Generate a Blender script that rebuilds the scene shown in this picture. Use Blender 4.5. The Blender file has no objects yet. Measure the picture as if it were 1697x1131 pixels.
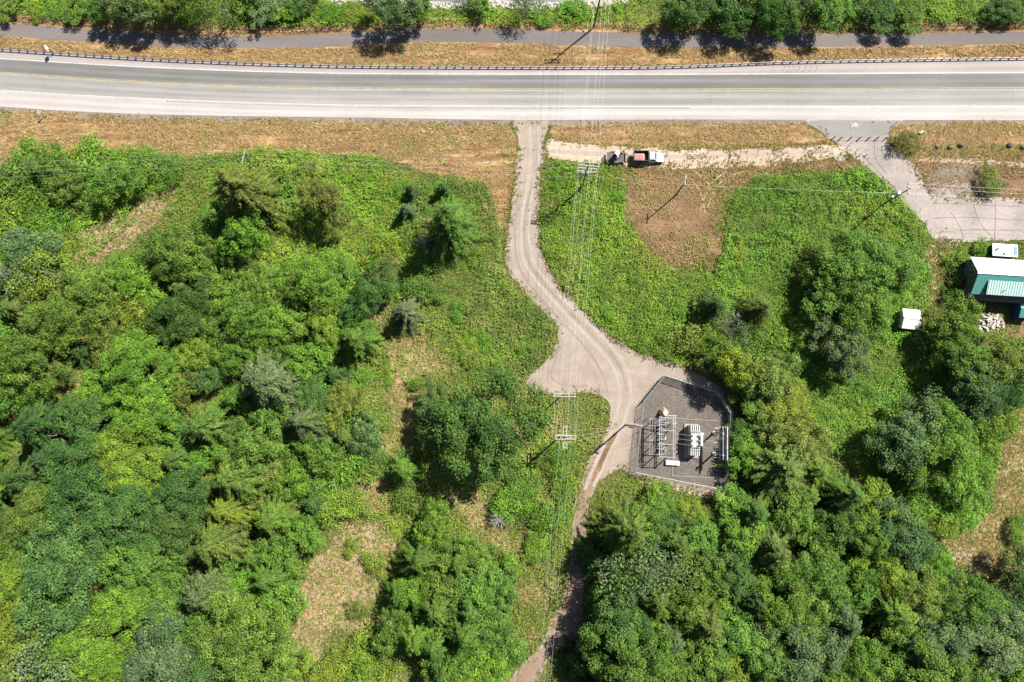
import bpy, bmesh, math, random
import numpy as np
from mathutils import Vector, Matrix
from mathutils.geometry import tessellate_polygon

random.seed(7)
RNG = np.random.default_rng(7)
SC = bpy.context.scene
COL = SC.collection
R = math.radians

# ------------------------------------------------------------------ camera, sky, sun, exposure
H_CAM, TILT, FPX = 147.0, R(6.3), 1697 * 24 / 36.0
cam_d = bpy.data.cameras.new('camera')
cam_d.sensor_width = 36.0
cam_d.lens = 24.0
cam_d.clip_start = 1.0
cam_d.clip_end = 6000.0
cam = bpy.data.objects.new('camera', cam_d)
cam.location = (0, 0, H_CAM)
cam.rotation_euler = (TILT, 0, 0)
COL.objects.link(cam)
SC.camera = cam

SUN_EL, SUN_AZ = R(52), math.atan2(0.76, 0.65)
w = bpy.data.worlds.new('World')
SC.world = w
w.use_nodes = True
wn = w.node_tree.nodes
sky = wn.new('ShaderNodeTexSky')
sky.sky_type = 'NISHITA'
sky.sun_disc = False
sky.sun_elevation = SUN_EL
sky.sun_rotation = SUN_AZ
w.node_tree.links.new(sky.outputs[0], wn['Background'].inputs[0])
wn['Background'].inputs[1].default_value = 0.05
sun_d = bpy.data.lights.new('sun', 'SUN')
sun_d.energy = 5.0
sun_d.angle = R(0.5)
sun_d.color = (1.0, 0.94, 0.84)
sun = bpy.data.objects.new('sun', sun_d)
SUN_DIR = Vector((math.sin(SUN_AZ) * math.cos(SUN_EL), math.cos(SUN_AZ) * math.cos(SUN_EL), math.sin(SUN_EL)))
sun.rotation_euler = SUN_DIR.to_track_quat('Z', 'Y').to_euler()
sun.location = (60, 60, 200)
COL.objects.link(sun)
SC.view_settings.view_transform = 'Standard'
SC.view_settings.look = 'None'
SC.view_settings.exposure = 1.2
SC.view_settings.gamma = 1.0
SC.cycles.max_bounces = 5
SC.cycles.diffuse_bounces = 2
SC.cycles.transmission_bounces = 3
SC.cycles.transparent_max_bounces = 6


# ------------------------------------------------------------------ pixel -> place
def P(u, v, z=0.0):
    x, y = (u - 848.5) / FPX, -(v - 565.5) / FPX
    c, s = math.cos(TILT), math.sin(TILT)
    dx, dy, dz = x, y * c + s, y * s - c
    t = (z - H_CAM) / dz
    return Vector((dx * t, dy * t, z))


def PW(poly, z=0.0):
    return np.array([P(u, v, z)[:2] for u, v in poly])


# ------------------------------------------------------------------ materials
def new_mat(name):
    m = bpy.data.materials.new(name)
    m.use_nodes = True
    nt = m.node_tree
    b = nt.nodes['Principled BSDF']
    return m, nt, b


def ramp(nt, fac, cols, pos=None):
    r = nt.nodes.new('ShaderNodeValToRGB')
    n = len(cols)
    els = r.color_ramp.elements
    while len(els) < n:
        els.new(0.5)
    for i, c in enumerate(cols):
        els[i].position = pos[i] if pos else i / (n - 1)
        els[i].color = (*c, 1)
    nt.links.new(fac, r.inputs[0])
    return r.outputs[0]


def noise_node(nt, vec, scale, detail=4, rough=0.6):
    n = nt.nodes.new('ShaderNodeTexNoise')
    n.inputs['Scale'].default_value = scale
    n.inputs['Detail'].default_value = detail
    n.inputs['Roughness'].default_value = rough
    nt.links.new(vec, n.inputs['Vector'])
    return n.outputs[0]


def math_node(nt, op, a, b):
    n = nt.nodes.new('ShaderNodeMath')
    n.operation = op
    for i, v in enumerate((a, b)):
        if isinstance(v, (int, float)):
            n.inputs[i].default_value = v
        else:
            nt.links.new(v, n.inputs[i])
    return n.outputs[0]


def mapped(nt, src='Position', scale=(1, 1, 1), rot=0.0):
    if src == 'Position':
        o = nt.nodes.new('ShaderNodeNewGeometry').outputs['Position']
    elif src == 'UV':
        o = nt.nodes.new('ShaderNodeUVMap').outputs[0]
    else:
        o = nt.nodes.new('ShaderNodeTexCoord').outputs[src]
    mp = nt.nodes.new('ShaderNodeMapping')
    mp.inputs['Scale'].default_value = scale
    mp.inputs['Rotation'].default_value = (0, 0, rot)
    nt.links.new(o, mp.inputs['Vector'])
    return mp.outputs[0]


def mixc(nt, fac, a, b, mode='MIX'):
    n = nt.nodes.new('ShaderNodeMix')
    n.data_type = 'RGBA'
    n.blend_type = mode
    for sock, v in ((n.inputs[0], fac), (n.inputs[6], a), (n.inputs[7], b)):
        if isinstance(v, (int, float)):
            sock.default_value = v
        elif isinstance(v, tuple):
            sock.default_value = (*v, 1)
        else:
            nt.links.new(v, sock)
    return n.outputs[2]


def ground_mat(name, cols, big=0.12, fine=2.5, src='Position', contrast=2.4, scale=(1, 1, 1), rough=0.95, bump=0.25, w_fine=0.45, pos=None, specks=None):
    m, nt, b = new_mat(name)
    v = mapped(nt, src, scale)
    a = noise_node(nt, v, big, 5, 0.65)
    f = noise_node(nt, v, fine, 5, 0.7)
    mix = math_node(nt, 'ADD', math_node(nt, 'MULTIPLY', a, 1 - w_fine), math_node(nt, 'MULTIPLY', f, w_fine))
    # stretch contrast around 0.5
    mix = math_node(nt, 'ADD', math_node(nt, 'MULTIPLY', math_node(nt, 'SUBTRACT', mix, 0.5), contrast), 0.5)
    c = ramp(nt, mix, cols, pos)
    if specks:
        vo = nt.nodes.new('ShaderNodeTexVoronoi')
        vo.inputs['Scale'].default_value = specks[1]
        nt.links.new(v, vo.inputs['Vector'])
        c = mixc(nt, specks[2], c, ramp(nt, vo.outputs['Color'], [specks[0], (0.5, 0.5, 0.5), (1, 1, 1)]), 'OVERLAY')
    nt.links.new(c, b.inputs['Base Color'])
    b.inputs['Roughness'].default_value = rough
    b.inputs['Specular IOR Level'].default_value = 0.08
    if bump:
        bp = nt.nodes.new('ShaderNodeBump')
        bp.inputs['Strength'].default_value = bump
        bp.inputs['Distance'].default_value = 0.2
        nt.links.new(f, bp.inputs['Height'])
        nt.links.new(bp.outputs[0], b.inputs['Normal'])
    return m


def plain(name, col, rough=0.6, metal=0.0, var=0.25, scale=1.5, spec=0.4):
    m, nt, b = new_mat(name)
    v = mapped(nt, 'Object')
    n = noise_node(nt, v, scale, 5, 0.65)
    c = ramp(nt, n, [tuple(x * (1 - var) for x in col), tuple(min(1, x * (1 + var * 0.6)) for x in col)], [0.3, 0.7])
    nt.links.new(c, b.inputs['Base Color'])
    b.inputs['Roughness'].default_value = rough
    b.inputs['Metallic'].default_value = metal
    b.inputs['Specular IOR Level'].default_value = spec
    return m


def leaf_mat(name, cols=None, translucent=0.17, patch=None, rough=0.55):
    """foliage: object colour (or a ramp) varied from leaf to leaf, part of the light passes through"""
    m, nt, b = new_mat(name)
    geo = nt.nodes.new('ShaderNodeNewGeometry')
    rnd = geo.outputs['Random Per Island']
    if cols is None:
        oi = nt.nodes.new('ShaderNodeObjectInfo')
        base = oi.outputs['Color']
        tone = ramp(nt, rnd, [(0.5, 0.52, 0.62), (1.0, 1.0, 1.0), (1.42, 1.4, 1.05)], [0, 0.5, 1])
        base = mixc(nt, 1.0, base, tone, 'MULTIPLY')
    else:
        base = ramp(nt, rnd, cols)
    if patch:
        v = mapped(nt, 'Position')
        n = noise_node(nt, v, patch[0], 4, 0.65)
        f = ramp(nt, n, [(0, 0, 0), (1, 1, 1)], [patch[2], patch[2] + 0.16])
        base = mixc(nt, math_node(nt, 'MULTIPLY', f, patch[3]), base, patch[1])
    at_ = nt.nodes.new('ShaderNodeAttribute')
    at_.attribute_name = 'clump'
    k_ = math_node(nt, 'ADD', math_node(nt, 'MULTIPLY', at_.outputs['Fac'], 0.34), 1.0)
    cb = nt.nodes.new('ShaderNodeCombineColor')
    nt.links.new(math_node(nt, 'POWER', k_, 1.25), cb.inputs[0])
    nt.links.new(k_, cb.inputs[1])
    nt.links.new(math_node(nt, 'POWER', k_, 0.6), cb.inputs[2])
    base = mixc(nt, 1.0, base, cb.outputs[0], 'MULTIPLY')
    nt.links.new(base, b.inputs['Base Color'])
    b.inputs['Roughness'].default_value = rough
    b.inputs['Specular IOR Level'].default_value = 0.07
    if translucent:
        t = nt.nodes.new('ShaderNodeBsdfTranslucent')
        nt.links.new(base, t.inputs[0])
        ms = nt.nodes.new('ShaderNodeMixShader')
        ms.inputs[0].default_value = translucent
        nt.links.new(b.outputs[0], ms.inputs[1])
        nt.links.new(t.outputs[0], ms.inputs[2])
        nt.links.new(ms.outputs[0], nt.nodes['Material Output'].inputs[0])
    return m


M = {}
M['ground'] = ground_mat('soil_and_grass', [(0.03, 0.034, 0.012), (0.06, 0.075, 0.02), (0.11, 0.115, 0.035), (0.18, 0.14, 0.07)], 0.12, 2.4, w_fine=0.6, bump=0.5)
M['dry'] = ground_mat('dry_grass_ground', [(0.075, 0.046, 0.03), (0.15, 0.085, 0.045), (0.25, 0.16, 0.075), (0.38, 0.29, 0.16)], 0.75, 4.0, contrast=3.6, scale=(0.13, 1, 1), w_fine=0.4)
M['dirt'] = ground_mat('bare_dirt', [(0.065, 0.043, 0.026), (0.12, 0.076, 0.043), (0.175, 0.112, 0.063), (0.25, 0.17, 0.1)], 0.3, 3.6, contrast=3.0, scale=(0.7, 1, 1))
M['gravel'] = ground_mat('pale_gravel', [(0.14, 0.112, 0.088), (0.215, 0.178, 0.146), (0.262, 0.222, 0.187), (0.335, 0.29, 0.25)], 0.25, 6.0, bump=0.5, w_fine=0.5, specks=((0.2, 0.2, 0.2), 8.0, 0.22))
M['gravel_pad'] = ground_mat('brown_grey_gravel', [(0.06, 0.05, 0.043), (0.092, 0.079, 0.07), (0.12, 0.105, 0.094), (0.17, 0.15, 0.136)], 0.15, 4.5, bump=0.5, w_fine=0.6, specks=((0.2, 0.2, 0.2), 5.0, 0.4))
M['lane_dirt'] = ground_mat('pale_trodden_dirt', [(0.18, 0.115, 0.072), (0.29, 0.215, 0.155), (0.38, 0.31, 0.25), (0.45, 0.395, 0.34)], 0.14, 2.4, scale=(0.22, 1.2, 1), w_fine=0.5)
M['rut'] = ground_mat('worn_wheel_gravel', [(0.21, 0.178, 0.15), (0.27, 0.234, 0.203), (0.32, 0.283, 0.25)], 0.3, 4.0, bump=0.2)
M['edge_gravel'] = ground_mat('dark_shoulder_gravel', [(0.085, 0.07, 0.06), (0.14, 0.12, 0.105), (0.20, 0.17, 0.15), (0.25, 0.2, 0.16)], 0.3, 3.5, scale=(0.3, 1, 1), bump=0.4)
M['concrete'] = ground_mat('worn_pale_concrete', [(0.13, 0.12, 0.11), (0.21, 0.185, 0.172), (0.285, 0.25, 0.235), (0.34, 0.305, 0.29)], 0.09, 1.6, bump=0.1, w_fine=0.35)
M['apron'] = ground_mat('grey_asphalt_apron', [(0.14, 0.132, 0.127), (0.185, 0.177, 0.172), (0.215, 0.206, 0.2)], 0.12, 3.0, bump=0.1)
M['trail'] = ground_mat('trail_asphalt', [(0.10, 0.088, 0.085), (0.125, 0.112, 0.11), (0.15, 0.135, 0.13)], 0.10, 2.5, scale=(0.25, 1, 1), bump=0.08, w_fine=0.3)
M['straw'] = ground_mat('straw_ground', [(0.11, 0.082, 0.04), (0.20, 0.15, 0.078), (0.29, 0.225, 0.125), (0.40, 0.325, 0.195)], 0.22, 3.0)
M['pink_dry'] = ground_mat('pinkish_dry_ground', [(0.13, 0.085, 0.055), (0.22, 0.145, 0.10), (0.31, 0.22, 0.155), (0.40, 0.305, 0.22)], 0.25, 3.5, contrast=3.0)
M['stone'] = ground_mat('shore_rock', [(0.12, 0.11, 0.10), (0.25, 0.23, 0.21), (0.4, 0.37, 0.34)], 0.6, 2.0)


def lane_mat(name, cols, streak):
    """asphalt with streaks that run along the road: uv u = metres along, v = metres across"""
    m, nt, b = new_mat(name)
    v1 = mapped(nt, 'UV', (0.012, 1.1, 1))
    v2 = mapped(nt, 'UV', (0.3, 1.6, 1))
    a = noise_node(nt, v1, 1.0, 5, 0.6)
    f = noise_node(nt, v2, 3.0, 4, 0.7)
    s = math_node(nt, 'ADD', math_node(nt, 'MULTIPLY', a, streak), math_node(nt, 'MULTIPLY', f, 1 - streak))
    sx_ = nt.nodes.new('ShaderNodeSeparateXYZ')
    nt.links.new(mapped(nt, 'UV'), sx_.inputs[0])
    wp_ = math_node(nt, 'COSINE', math_node(nt, 'MULTIPLY', sx_.outputs[1], 2 * math.pi / 1.75), 0.0)
    s = math_node(nt, 'ADD', s, math_node(nt, 'MULTIPLY', wp_, 0.07))
    v3 = mapped(nt, 'UV', (0.05, 0.25, 1))
    s = math_node(nt, 'ADD', s, math_node(nt, 'MULTIPLY', math_node(nt, 'SUBTRACT', noise_node(nt, v3, 1.0, 3, 0.6), 0.5), 0.5))
    s = math_node(nt, 'ADD', math_node(nt, 'MULTIPLY', math_node(nt, 'SUBTRACT', s, 0.5), 2.3), 0.5)
    nt.links.new(ramp(nt, s, cols), b.inputs['Base Color'])
    b.inputs['Roughness'].default_value = 0.8
    b.inputs['Specular IOR Level'].default_value = 0.3
    return m


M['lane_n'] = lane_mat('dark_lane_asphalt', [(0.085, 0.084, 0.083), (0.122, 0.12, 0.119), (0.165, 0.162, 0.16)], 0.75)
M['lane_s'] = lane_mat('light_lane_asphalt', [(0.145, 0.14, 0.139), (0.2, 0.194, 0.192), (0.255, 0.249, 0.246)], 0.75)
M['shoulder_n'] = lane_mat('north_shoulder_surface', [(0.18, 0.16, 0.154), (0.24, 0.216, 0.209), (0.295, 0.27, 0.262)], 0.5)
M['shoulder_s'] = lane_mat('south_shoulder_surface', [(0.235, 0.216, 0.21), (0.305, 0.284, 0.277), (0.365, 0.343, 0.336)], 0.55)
M['white_paint'] = plain('white_road_paint', (0.36, 0.355, 0.35), 0.7, var=0.3)
M['yellow_paint'] = plain('yellow_road_paint', (0.33, 0.29, 0.15), 0.7, var=0.35, scale=0.6)
M['rumble'] = plain('rumble_groove', (0.14, 0.135, 0.13), 0.9)
M['crack'] = plain('pavement_crack', (0.07, 0.062, 0.055), 0.95)
M['galv'] = plain('galvanised_steel', (0.27, 0.285, 0.28), 0.5, 0.5, 0.25)
M['steel_light'] = plain('light_grey_steel', (0.30, 0.31, 0.31), 0.55, 0.2, 0.3)
M['steel_dark'] = plain('dark_steel', (0.03, 0.032, 0.035), 0.5, 0.3)
M['post_wood'] = plain('dark_post_timber', (0.075, 0.055, 0.04), 0.9)
M['pole_wood'] = plain('weathered_pole_timber', (0.105, 0.085, 0.07), 0.9, scale=3)
M['arm_wood'] = plain('grey_crossarm_timber', (0.27, 0.255, 0.24), 0.8)
M['grey_wood'] = plain('silver_dead_wood', (0.27, 0.245, 0.22), 0.85)
M['bark'] = plain('bark', (0.10, 0.075, 0.055), 0.95, scale=4)
M['pale_bark'] = plain('pale_bark', (0.26, 0.24, 0.21), 0.9, scale=3)
M['wire'] = plain('aluminium_conductor', (0.36, 0.36, 0.36), 0.5, 0.2, 0.1)
M['porcelain'] = plain('porcelain', (0.42, 0.42, 0.41), 0.25, 0, 0.1)
M['white'] = plain('white_painted_metal', (0.46, 0.465, 0.465), 0.45, 0.0, 0.12, spec=0.5)
M['truck_white'] = plain('white_car_paint', (0.72, 0.72, 0.71), 0.25, 0.0, 0.04, spec=0.6)
M['black'] = plain('black_rubber', (0.02, 0.02, 0.02), 0.7)
M['bed'] = plain('dark_bed_steel', (0.05, 0.04, 0.045), 0.6)
M['glass'] = plain('dark_glass', (0.03, 0.075, 0.075), 0.1, 0, 0.1, spec=0.8)
M['red'] = plain('faded_red_load', (0.38, 0.12, 0.10), 0.6, 0, 0.3, scale=4)
M['pink'] = plain('pale_red_wrap', (0.55, 0.38, 0.36), 0.5, 0, 0.2, scale=6)
M['deck'] = plain('trailer_deck_timber', (0.10, 0.085, 0.075), 0.85)
M['orange'] = plain('faded_orange_paint', (0.42, 0.17, 0.08), 0.5)
M['teal'] = plain('teal_metal_roofing', (0.06, 0.25, 0.22), 0.45, 0.1, 0.12, spec=0.5)
M['rib_teal'] = plain('highlight_teal_rib', (0.14, 0.36, 0.32), 0.5, 0.1, 0.2)  # main slope's rib highlights painted in as a paler teal
M['pale_teal'] = plain('pale_teal_metal_roofing', (0.36, 0.47, 0.44), 0.5, 0.1, 0.12)
M['white_and_glare_roof'] = plain('white_and_glare_roofing', (0.6, 0.61, 0.61), 0.4, 0.0, 0.06)  # white annex roof; also the painted sun glare on the house's north slope
M['wall_green'] = plain('dark_green_siding', (0.06, 0.08, 0.055), 0.8)
M['wall_trim'] = plain('white_trim', (0.6, 0.6, 0.58), 0.6)
M['window'] = plain('window_glass', (0.03, 0.04, 0.045), 0.08, 0, 0.1, spec=0.8)
M['blue'] = plain('blue_glazing', (0.03, 0.10, 0.22), 0.3, 0, 0.2)
M['board'] = plain('weathered_board', (0.42, 0.38, 0.36), 0.85, var=0.35, scale=1.0)
M['cream'] = plain('cream_tarpaulin', (0.5, 0.42, 0.3), 0.8)
M['boulder'] = plain('brown_boulder', (0.15, 0.12, 0.095), 0.9)
M['riprap'] = plain('pale_rock', (0.36, 0.34, 0.31), 0.9, var=0.4)
M['weed_blade'] = leaf_mat('weed_blades', [(0.06, 0.09, 0.02), (0.11, 0.13, 0.03), (0.2, 0.17, 0.06), (0.3, 0.22, 0.11)], 0.2, rough=0.8)
M['leaf'] = leaf_mat('tree_leaves')
M['needle'] = leaf_mat('conifer_needles', translucent=0.12)
M['dry_blade'] = leaf_mat('dry_grass_blades', [(0.12, 0.07, 0.033), (0.23, 0.152, 0.062), (0.33, 0.245, 0.108), (0.46, 0.37, 0.19)], 0.15, rough=0.8)

# water
mw, nt, b = new_mat('grey_river_water')
b.inputs['Base Color'].default_value = (0.13, 0.135, 0.14, 1)
b.inputs['Roughness'].default_value = 0.35
bp = nt.nodes.new('ShaderNodeBump')
bp.inputs['Strength'].default_value = 0.3
nt.links.new(noise_node(nt, mapped(nt), 1.2, 5), bp.inputs['Height'])
nt.links.new(bp.outputs[0], b.inputs['Normal'])
M['water'] = mw


# ------------------------------------------------------------------ mesh helpers
def np_mesh(name, V, F):
    V = np.asarray(V, dtype=np.float32)
    F = np.asarray(F, dtype=np.int32)
    me = bpy.data.meshes.new(name)
    me.vertices.add(len(V))
    me.vertices.foreach_set('co', V.ravel())
    me.loops.add(F.size)
    me.loops.foreach_set('vertex_index', F.ravel())
    me.polygons.add(len(F))
    me.polygons.foreach_set('loop_start', np.arange(0, F.size, F.shape[1], dtype=np.int32))
    me.update(calc_edges=True)
    return me


def set_clump(me, per_face, k=4):
    a = me.attributes.new('clump', 'FLOAT', 'POINT')
    a.data.foreach_set('value', np.repeat(np.asarray(per_face, dtype=np.float32), k))


def link(name, me, mat=None, parent=None):
    o = bpy.data.objects.new(name, me)
    COL.objects.link(o)
    if mat is not None and me is not None and not me.materials:
        me.materials.append(mat)
    if parent is not None:
        o.parent = parent
    return o


def tag(o, label, cat, group=None, kind=None):
    if label:
        o['label'] = label
    if cat:
        o['category'] = cat
    if group:
        o['group'] = group
    if kind:
        o['kind'] = kind
    return o


def thing(name, label, cat, loc=(0, 0, 0), rz=0.0, group=None):
    o = bpy.data.objects.new(name, None)
    o.empty_display_size = 0.5
    COL.objects.link(o)
    o.location = loc
    o.rotation_euler = (0, 0, rz)
    return tag(o, label, cat, group)


class MB:
    def __init__(s):
        s.v, s.f = [], []

    def add(s, vs, fs):
        n = len(s.v)
        s.v += [tuple(p) for p in vs]
        s.f += [tuple(n + i for i in f) for f in fs]
        return s

    def box(s, c, d, rz=0.0, taper=1.0, rot=None):
        hx, hy, hz = d[0] / 2, d[1] / 2, d[2] / 2
        vs = []
        for z, k in ((-hz, 1.0), (hz, taper)):
            for x, y in ((-hx, -hy), (hx, -hy), (hx, hy), (-hx, hy)):
                vs.append(Vector((x * k, y * k, z)))
        m = rot if rot is not None else Matrix.Rotation(rz, 3, 'Z')
        vs = [m @ p + Vector(c) for p in vs]
        return s.add(vs, [(0, 3, 2, 1), (4, 5, 6, 7), (0, 1, 5, 4), (1, 2, 6, 5), (2, 3, 7, 6), (3, 0, 4, 7)])

    def tube(s, p0, p1, r0, r1=None, n=8, cap=True):
        r1 = r0 if r1 is None else r1
        p0, p1 = Vector(p0), Vector(p1)
        d = (p1 - p0).normalized()
        a = d.orthogonal().normalized()
        c = d.cross(a)
        vs = []
        for p, r in ((p0, r0), (p1, r1)):
            for i in range(n):
                t = 2 * math.pi * i / n
                vs.append(p + (a * math.cos(t) + c * math.sin(t)) * r)
        fs = [(i, (i + 1) % n, n + (i + 1) % n, n + i) for i in range(n)]
        if cap:
            fs += [tuple(range(n - 1, -1, -1)), tuple(range(n, 2 * n))]
        return s.add(vs, fs)

    def path(s, pts, r, n=4):
        pts = [Vector(p) for p in pts]
        rs = r if isinstance(r, (list, tuple)) else [r] * len(pts)
        vs, fs = [], []
        d = (pts[-1] - pts[0]).normalized()
        a = d.orthogonal().normalized()
        c = d.cross(a)
        for p, rr in zip(pts, rs):
            for i in range(n):
                t = 2 * math.pi * i / n
                vs.append(p + (a * math.cos(t) + c * math.sin(t)) * rr)
        for k in range(len(pts) - 1):
            for i in range(n):
                j = (i + 1) % n
                fs.append((k * n + i, k * n + j, (k + 1) * n + j, (k + 1) * n + i))
        return s.add(vs, fs)

    def prism(s, poly, axis, a, b):
        """poly in the two other axes, extruded along axis from a to b"""
        n = len(poly)
        vs = []
        for t in (a, b):
            for p, q in poly:
                vs.append({'x': (t, p, q), 'y': (p, t, q), 'z': (p, q, t)}[axis])
        fs = [(i, (i + 1) % n, n + (i + 1) % n, n + i) for i in range(n)]
        fs += [tuple(range(n - 1, -1, -1)), tuple(range(n, 2 * n))]
        return s.add(vs, fs)

    def mesh(s, name, bevel=0.0, smooth=False):
        me = bpy.data.meshes.new(name)
        me.from_pydata(s.v, [], s.f)
        bm = bmesh.new()
        bm.from_mesh(me)
        bmesh.ops.recalc_face_normals(bm, faces=bm.faces[:])
        if bevel:
            bmesh.ops.bevel(bm, geom=bm.edges[:], offset=bevel, segments=2, affect='EDGES', clamp_overlap=True)
        bm.to_mesh(me)
        bm.free()
        if smooth:
            me.polygons.foreach_set('use_smooth', [True] * len(me.polygons))
        return me

    def build(s, name, mat, parent=None, bevel=0.0, smooth=False):
        return link(name, s.mesh(name, bevel, smooth), mat, parent)


def stones_mesh(pts, smin, smax, flat=0.6):
    V, F = [], []
    base = [(-1, -1, -1), (1, -1, -1), (1, 1, -1), (-1, 1, -1), (-1, -1, 1), (1, -1, 1), (1, 1, 1), (-1, 1, 1)]
    fs = [(0, 3, 2, 1), (4, 5, 6, 7), (0, 1, 5, 4), (1, 2, 6, 5), (2, 3, 7, 6), (3, 0, 4, 7)]
    for p in pts:
        k = random.uniform(smin, smax) / 2
        a = random.uniform(0, 6.28)
        n = len(V)
        for x, y, z in base:
            j = [random.uniform(0.55, 1.1) for _ in range(3)]
            top = 0.7 if z > 0 else 1
            xx, yy = x * j[0] * top, y * j[1] * top
            V.append((p[0] + k * (xx * math.cos(a) - yy * math.sin(a)), p[1] + k * (xx * math.sin(a) + yy * math.cos(a)), p[2] + k * flat * (z * j[2] + 0.5)))
        F += [tuple(n + i for i in f) for f in fs]
    return np_mesh('stones', V, F)


# ------------------------------------------------------------------ numpy noise / polygons
_T = RNG.random((256, 256))


def vnoise(x, y, off=0):
    x = np.asarray(x) + off * 17.3
    y = np.asarray(y) + off * 9.1
    xi, yi = np.floor(x).astype(int), np.floor(y).astype(int)
    fx, fy = x - xi, y - yi
    fx, fy = fx * fx * (3 - 2 * fx), fy * fy * (3 - 2 * fy)
    g = lambda a, b: _T[a % 256, b % 256]
    return (g(xi, yi) * (1 - fx) + g(xi + 1, yi) * fx) * (1 - fy) + (g(xi, yi + 1) * (1 - fx) + g(xi + 1, yi + 1) * fx) * fy


def fbm(x, y, s, off=0, oct=4):
    t, a, tot = 0, 1.0, 0
    for k in range(oct):
        t = t + a * vnoise(x * s, y * s, off + k)
        tot += a
        a *= 0.55
        s *= 2.1
    return t / tot


def inside(poly, x, y):
    r = np.zeros(len(x), bool)
    n = len(poly)
    j = n - 1
    for i in range(n):
        xi, yi = poly[i]
        xj, yj = poly[j]
        if yi != yj:
            c = ((yi > y) != (yj > y)) & (x < (xj - xi) * (y - yi) / (yj - yi) + xi)
            r ^= c
        j = i
    return r


def densify(poly, step):
    out = []
    n = len(poly)
    for i in range(n):
        a, b_ = np.array(poly[i]), np.array(poly[(i + 1) % n])
        k = max(1, int(np.linalg.norm(b_ - a) / step))
        for t in range(k):
            out.append(a + (b_ - a) * t / k)
    return np.array(out)


def ragged(poly_px, amp=0.5, step=0.7, seed=0, smooth=3):
    """pixel outline -> world outline, rounded and roughened like a natural edge"""
    q = densify(PW(poly_px), step)
    for _ in range(smooth):
        q = 0.5 * q + 0.25 * (np.roll(q, 1, 0) + np.roll(q, -1, 0))
    dx = (fbm(q[:, 0], q[:, 1], 0.45, seed) - 0.5) * 2 * amp * 1.6 + (fbm(q[:, 0], q[:, 1], 2.1, seed + 9) - 0.5) * amp
    dy = (fbm(q[:, 0], q[:, 1], 0.45, seed + 3) - 0.5) * 2 * amp * 1.6 + (fbm(q[:, 0], q[:, 1], 2.1, seed + 13) - 0.5) * amp
    return q + np.stack([dx, dy], 1)


def sheet(name, world_poly, z, mat, parent=None, kind='structure', label=None, cat=None):
    pts = [Vector((p[0], p[1], 0)) for p in world_poly]
    tris = tessellate_polygon([pts])
    V = np.array([(p.x, p.y, z) for p in pts])
    F = []
    for t in tris:
        a, b_, c = (pts[i] for i in t)
        F.append(t if (b_ - a).cross(c - a).z > 0 else (t[0], t[2], t[1]))
    o = link(name, np_mesh(name, V, F), mat, parent)
    if parent is None:
        o['kind'] = kind
        tag(o, label, cat)
    return o


def curve_px(pts, u0=-260, u1=1960, n=260):
    us, vs = np.array(pts, float).T
    u = np.linspace(u0, u1, n)
    v = np.interp(u, us, vs)
    lo, hi = u < us[0], u > us[-1]
    v[lo] = vs[0] + (u[lo] - us[0]) * (vs[1] - vs[0]) / (us[1] - us[0])
    v[hi] = vs[-1] + (u[hi] - us[-1]) * (vs[-1] - vs[-2]) / (us[-1] - us[-2])
    for _ in range(40):
        v[1:-1] = 0.5 * v[1:-1] + 0.25 * (v[:-2] + v[2:])
    return np.array([P(a, b_)[:2] for a, b_ in zip(u, v)])


def strip(name, A, B, z, mat, parent=None, kind='structure', nv=2, label=None, cat=None):
    """sheet between two world curves; uv in metres"""
    n = len(A)
    V, uv = [], []
    s = np.concatenate([[0], np.cumsum(np.linalg.norm(np.diff(A, axis=0), axis=1))])
    for i in range(n):
        wdt = np.linalg.norm(B[i] - A[i])
        for k in range(nv):
            t = k / (nv - 1)
            p = A[i] * (1 - t) + B[i] * t
            V.append((p[0], p[1], z))
            uv.append((s[i], wdt * t))
    F = []
    for i in range(n - 1):
        for k in range(nv - 1):
            F.append((i * nv + k, i * nv + k + 1, (i + 1) * nv + k + 1, (i + 1) * nv + k))
    me = np_mesh(name, V, F)
    uvl = me.uv_layers.new(name='UVMap')
    li = np.array(F).ravel()
    uvl.data.foreach_set('uv', np.array(uv, dtype=np.float32)[li].ravel())
    if me.polygons[0].normal.z < 0:
        me.flip_normals()
    o = link(name, me, mat, parent)
    if parent is None:
        o['kind'] = kind
        tag(o, label, cat)
    return o


def offset_curve(C, d):
    t = np.gradient(C, axis=0)
    t /= np.linalg.norm(t, axis=1)[:, None]
    return C + np.stack([-t[:, 1], t[:, 0]], 1) * d


# ------------------------------------------------------------------ setting: curves of the highway and the trail
RAIL = curve_px([(0, 84), (120, 92), (240, 100), (400, 107), (560, 112), (840, 114), (1050, 114), (1127, 112.5), (1300, 105), (1440, 102), (1697, 98.5)])
WN = curve_px([(0, 97.5), (120, 105), (240, 112), (400, 118.5), (570, 122.5), (840, 123.8), (1130, 123.6), (1697, 121)])
YEL = curve_px([(0, 121.5), (80, 127), (170, 133), (300, 140), (430, 144.5), (570, 147.5), (840, 149.3), (1130, 149.5), (1697, 147.3)])
WS = curve_px([(0, 150), (120, 158), (240, 164), (400, 170.5), (570, 174.8), (840, 176.5), (1130, 176.7), (1697, 176.4)])
SE = curve_px([(0, 177), (100, 184), (240, 190), (400, 193), (570, 194.5), (840, 199.5), (1130, 198.5), (1697, 199.5)])
SG = curve_px([(0, 183), (100, 191), (240, 198), (400, 202), (570, 204.5), (840, 207), (1130, 206), (1697, 207)])
TN = curve_px([(0, 39), (80, 44), (140, 48.5), (280, 57), (400, 61), (480, 60), (560, 56), (640, 50), (720, 47), (840, 48.5), (950, 53), (1120, 57), (1300, 57.5), (1400, 57.5), (1697, 52.5)])
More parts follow.
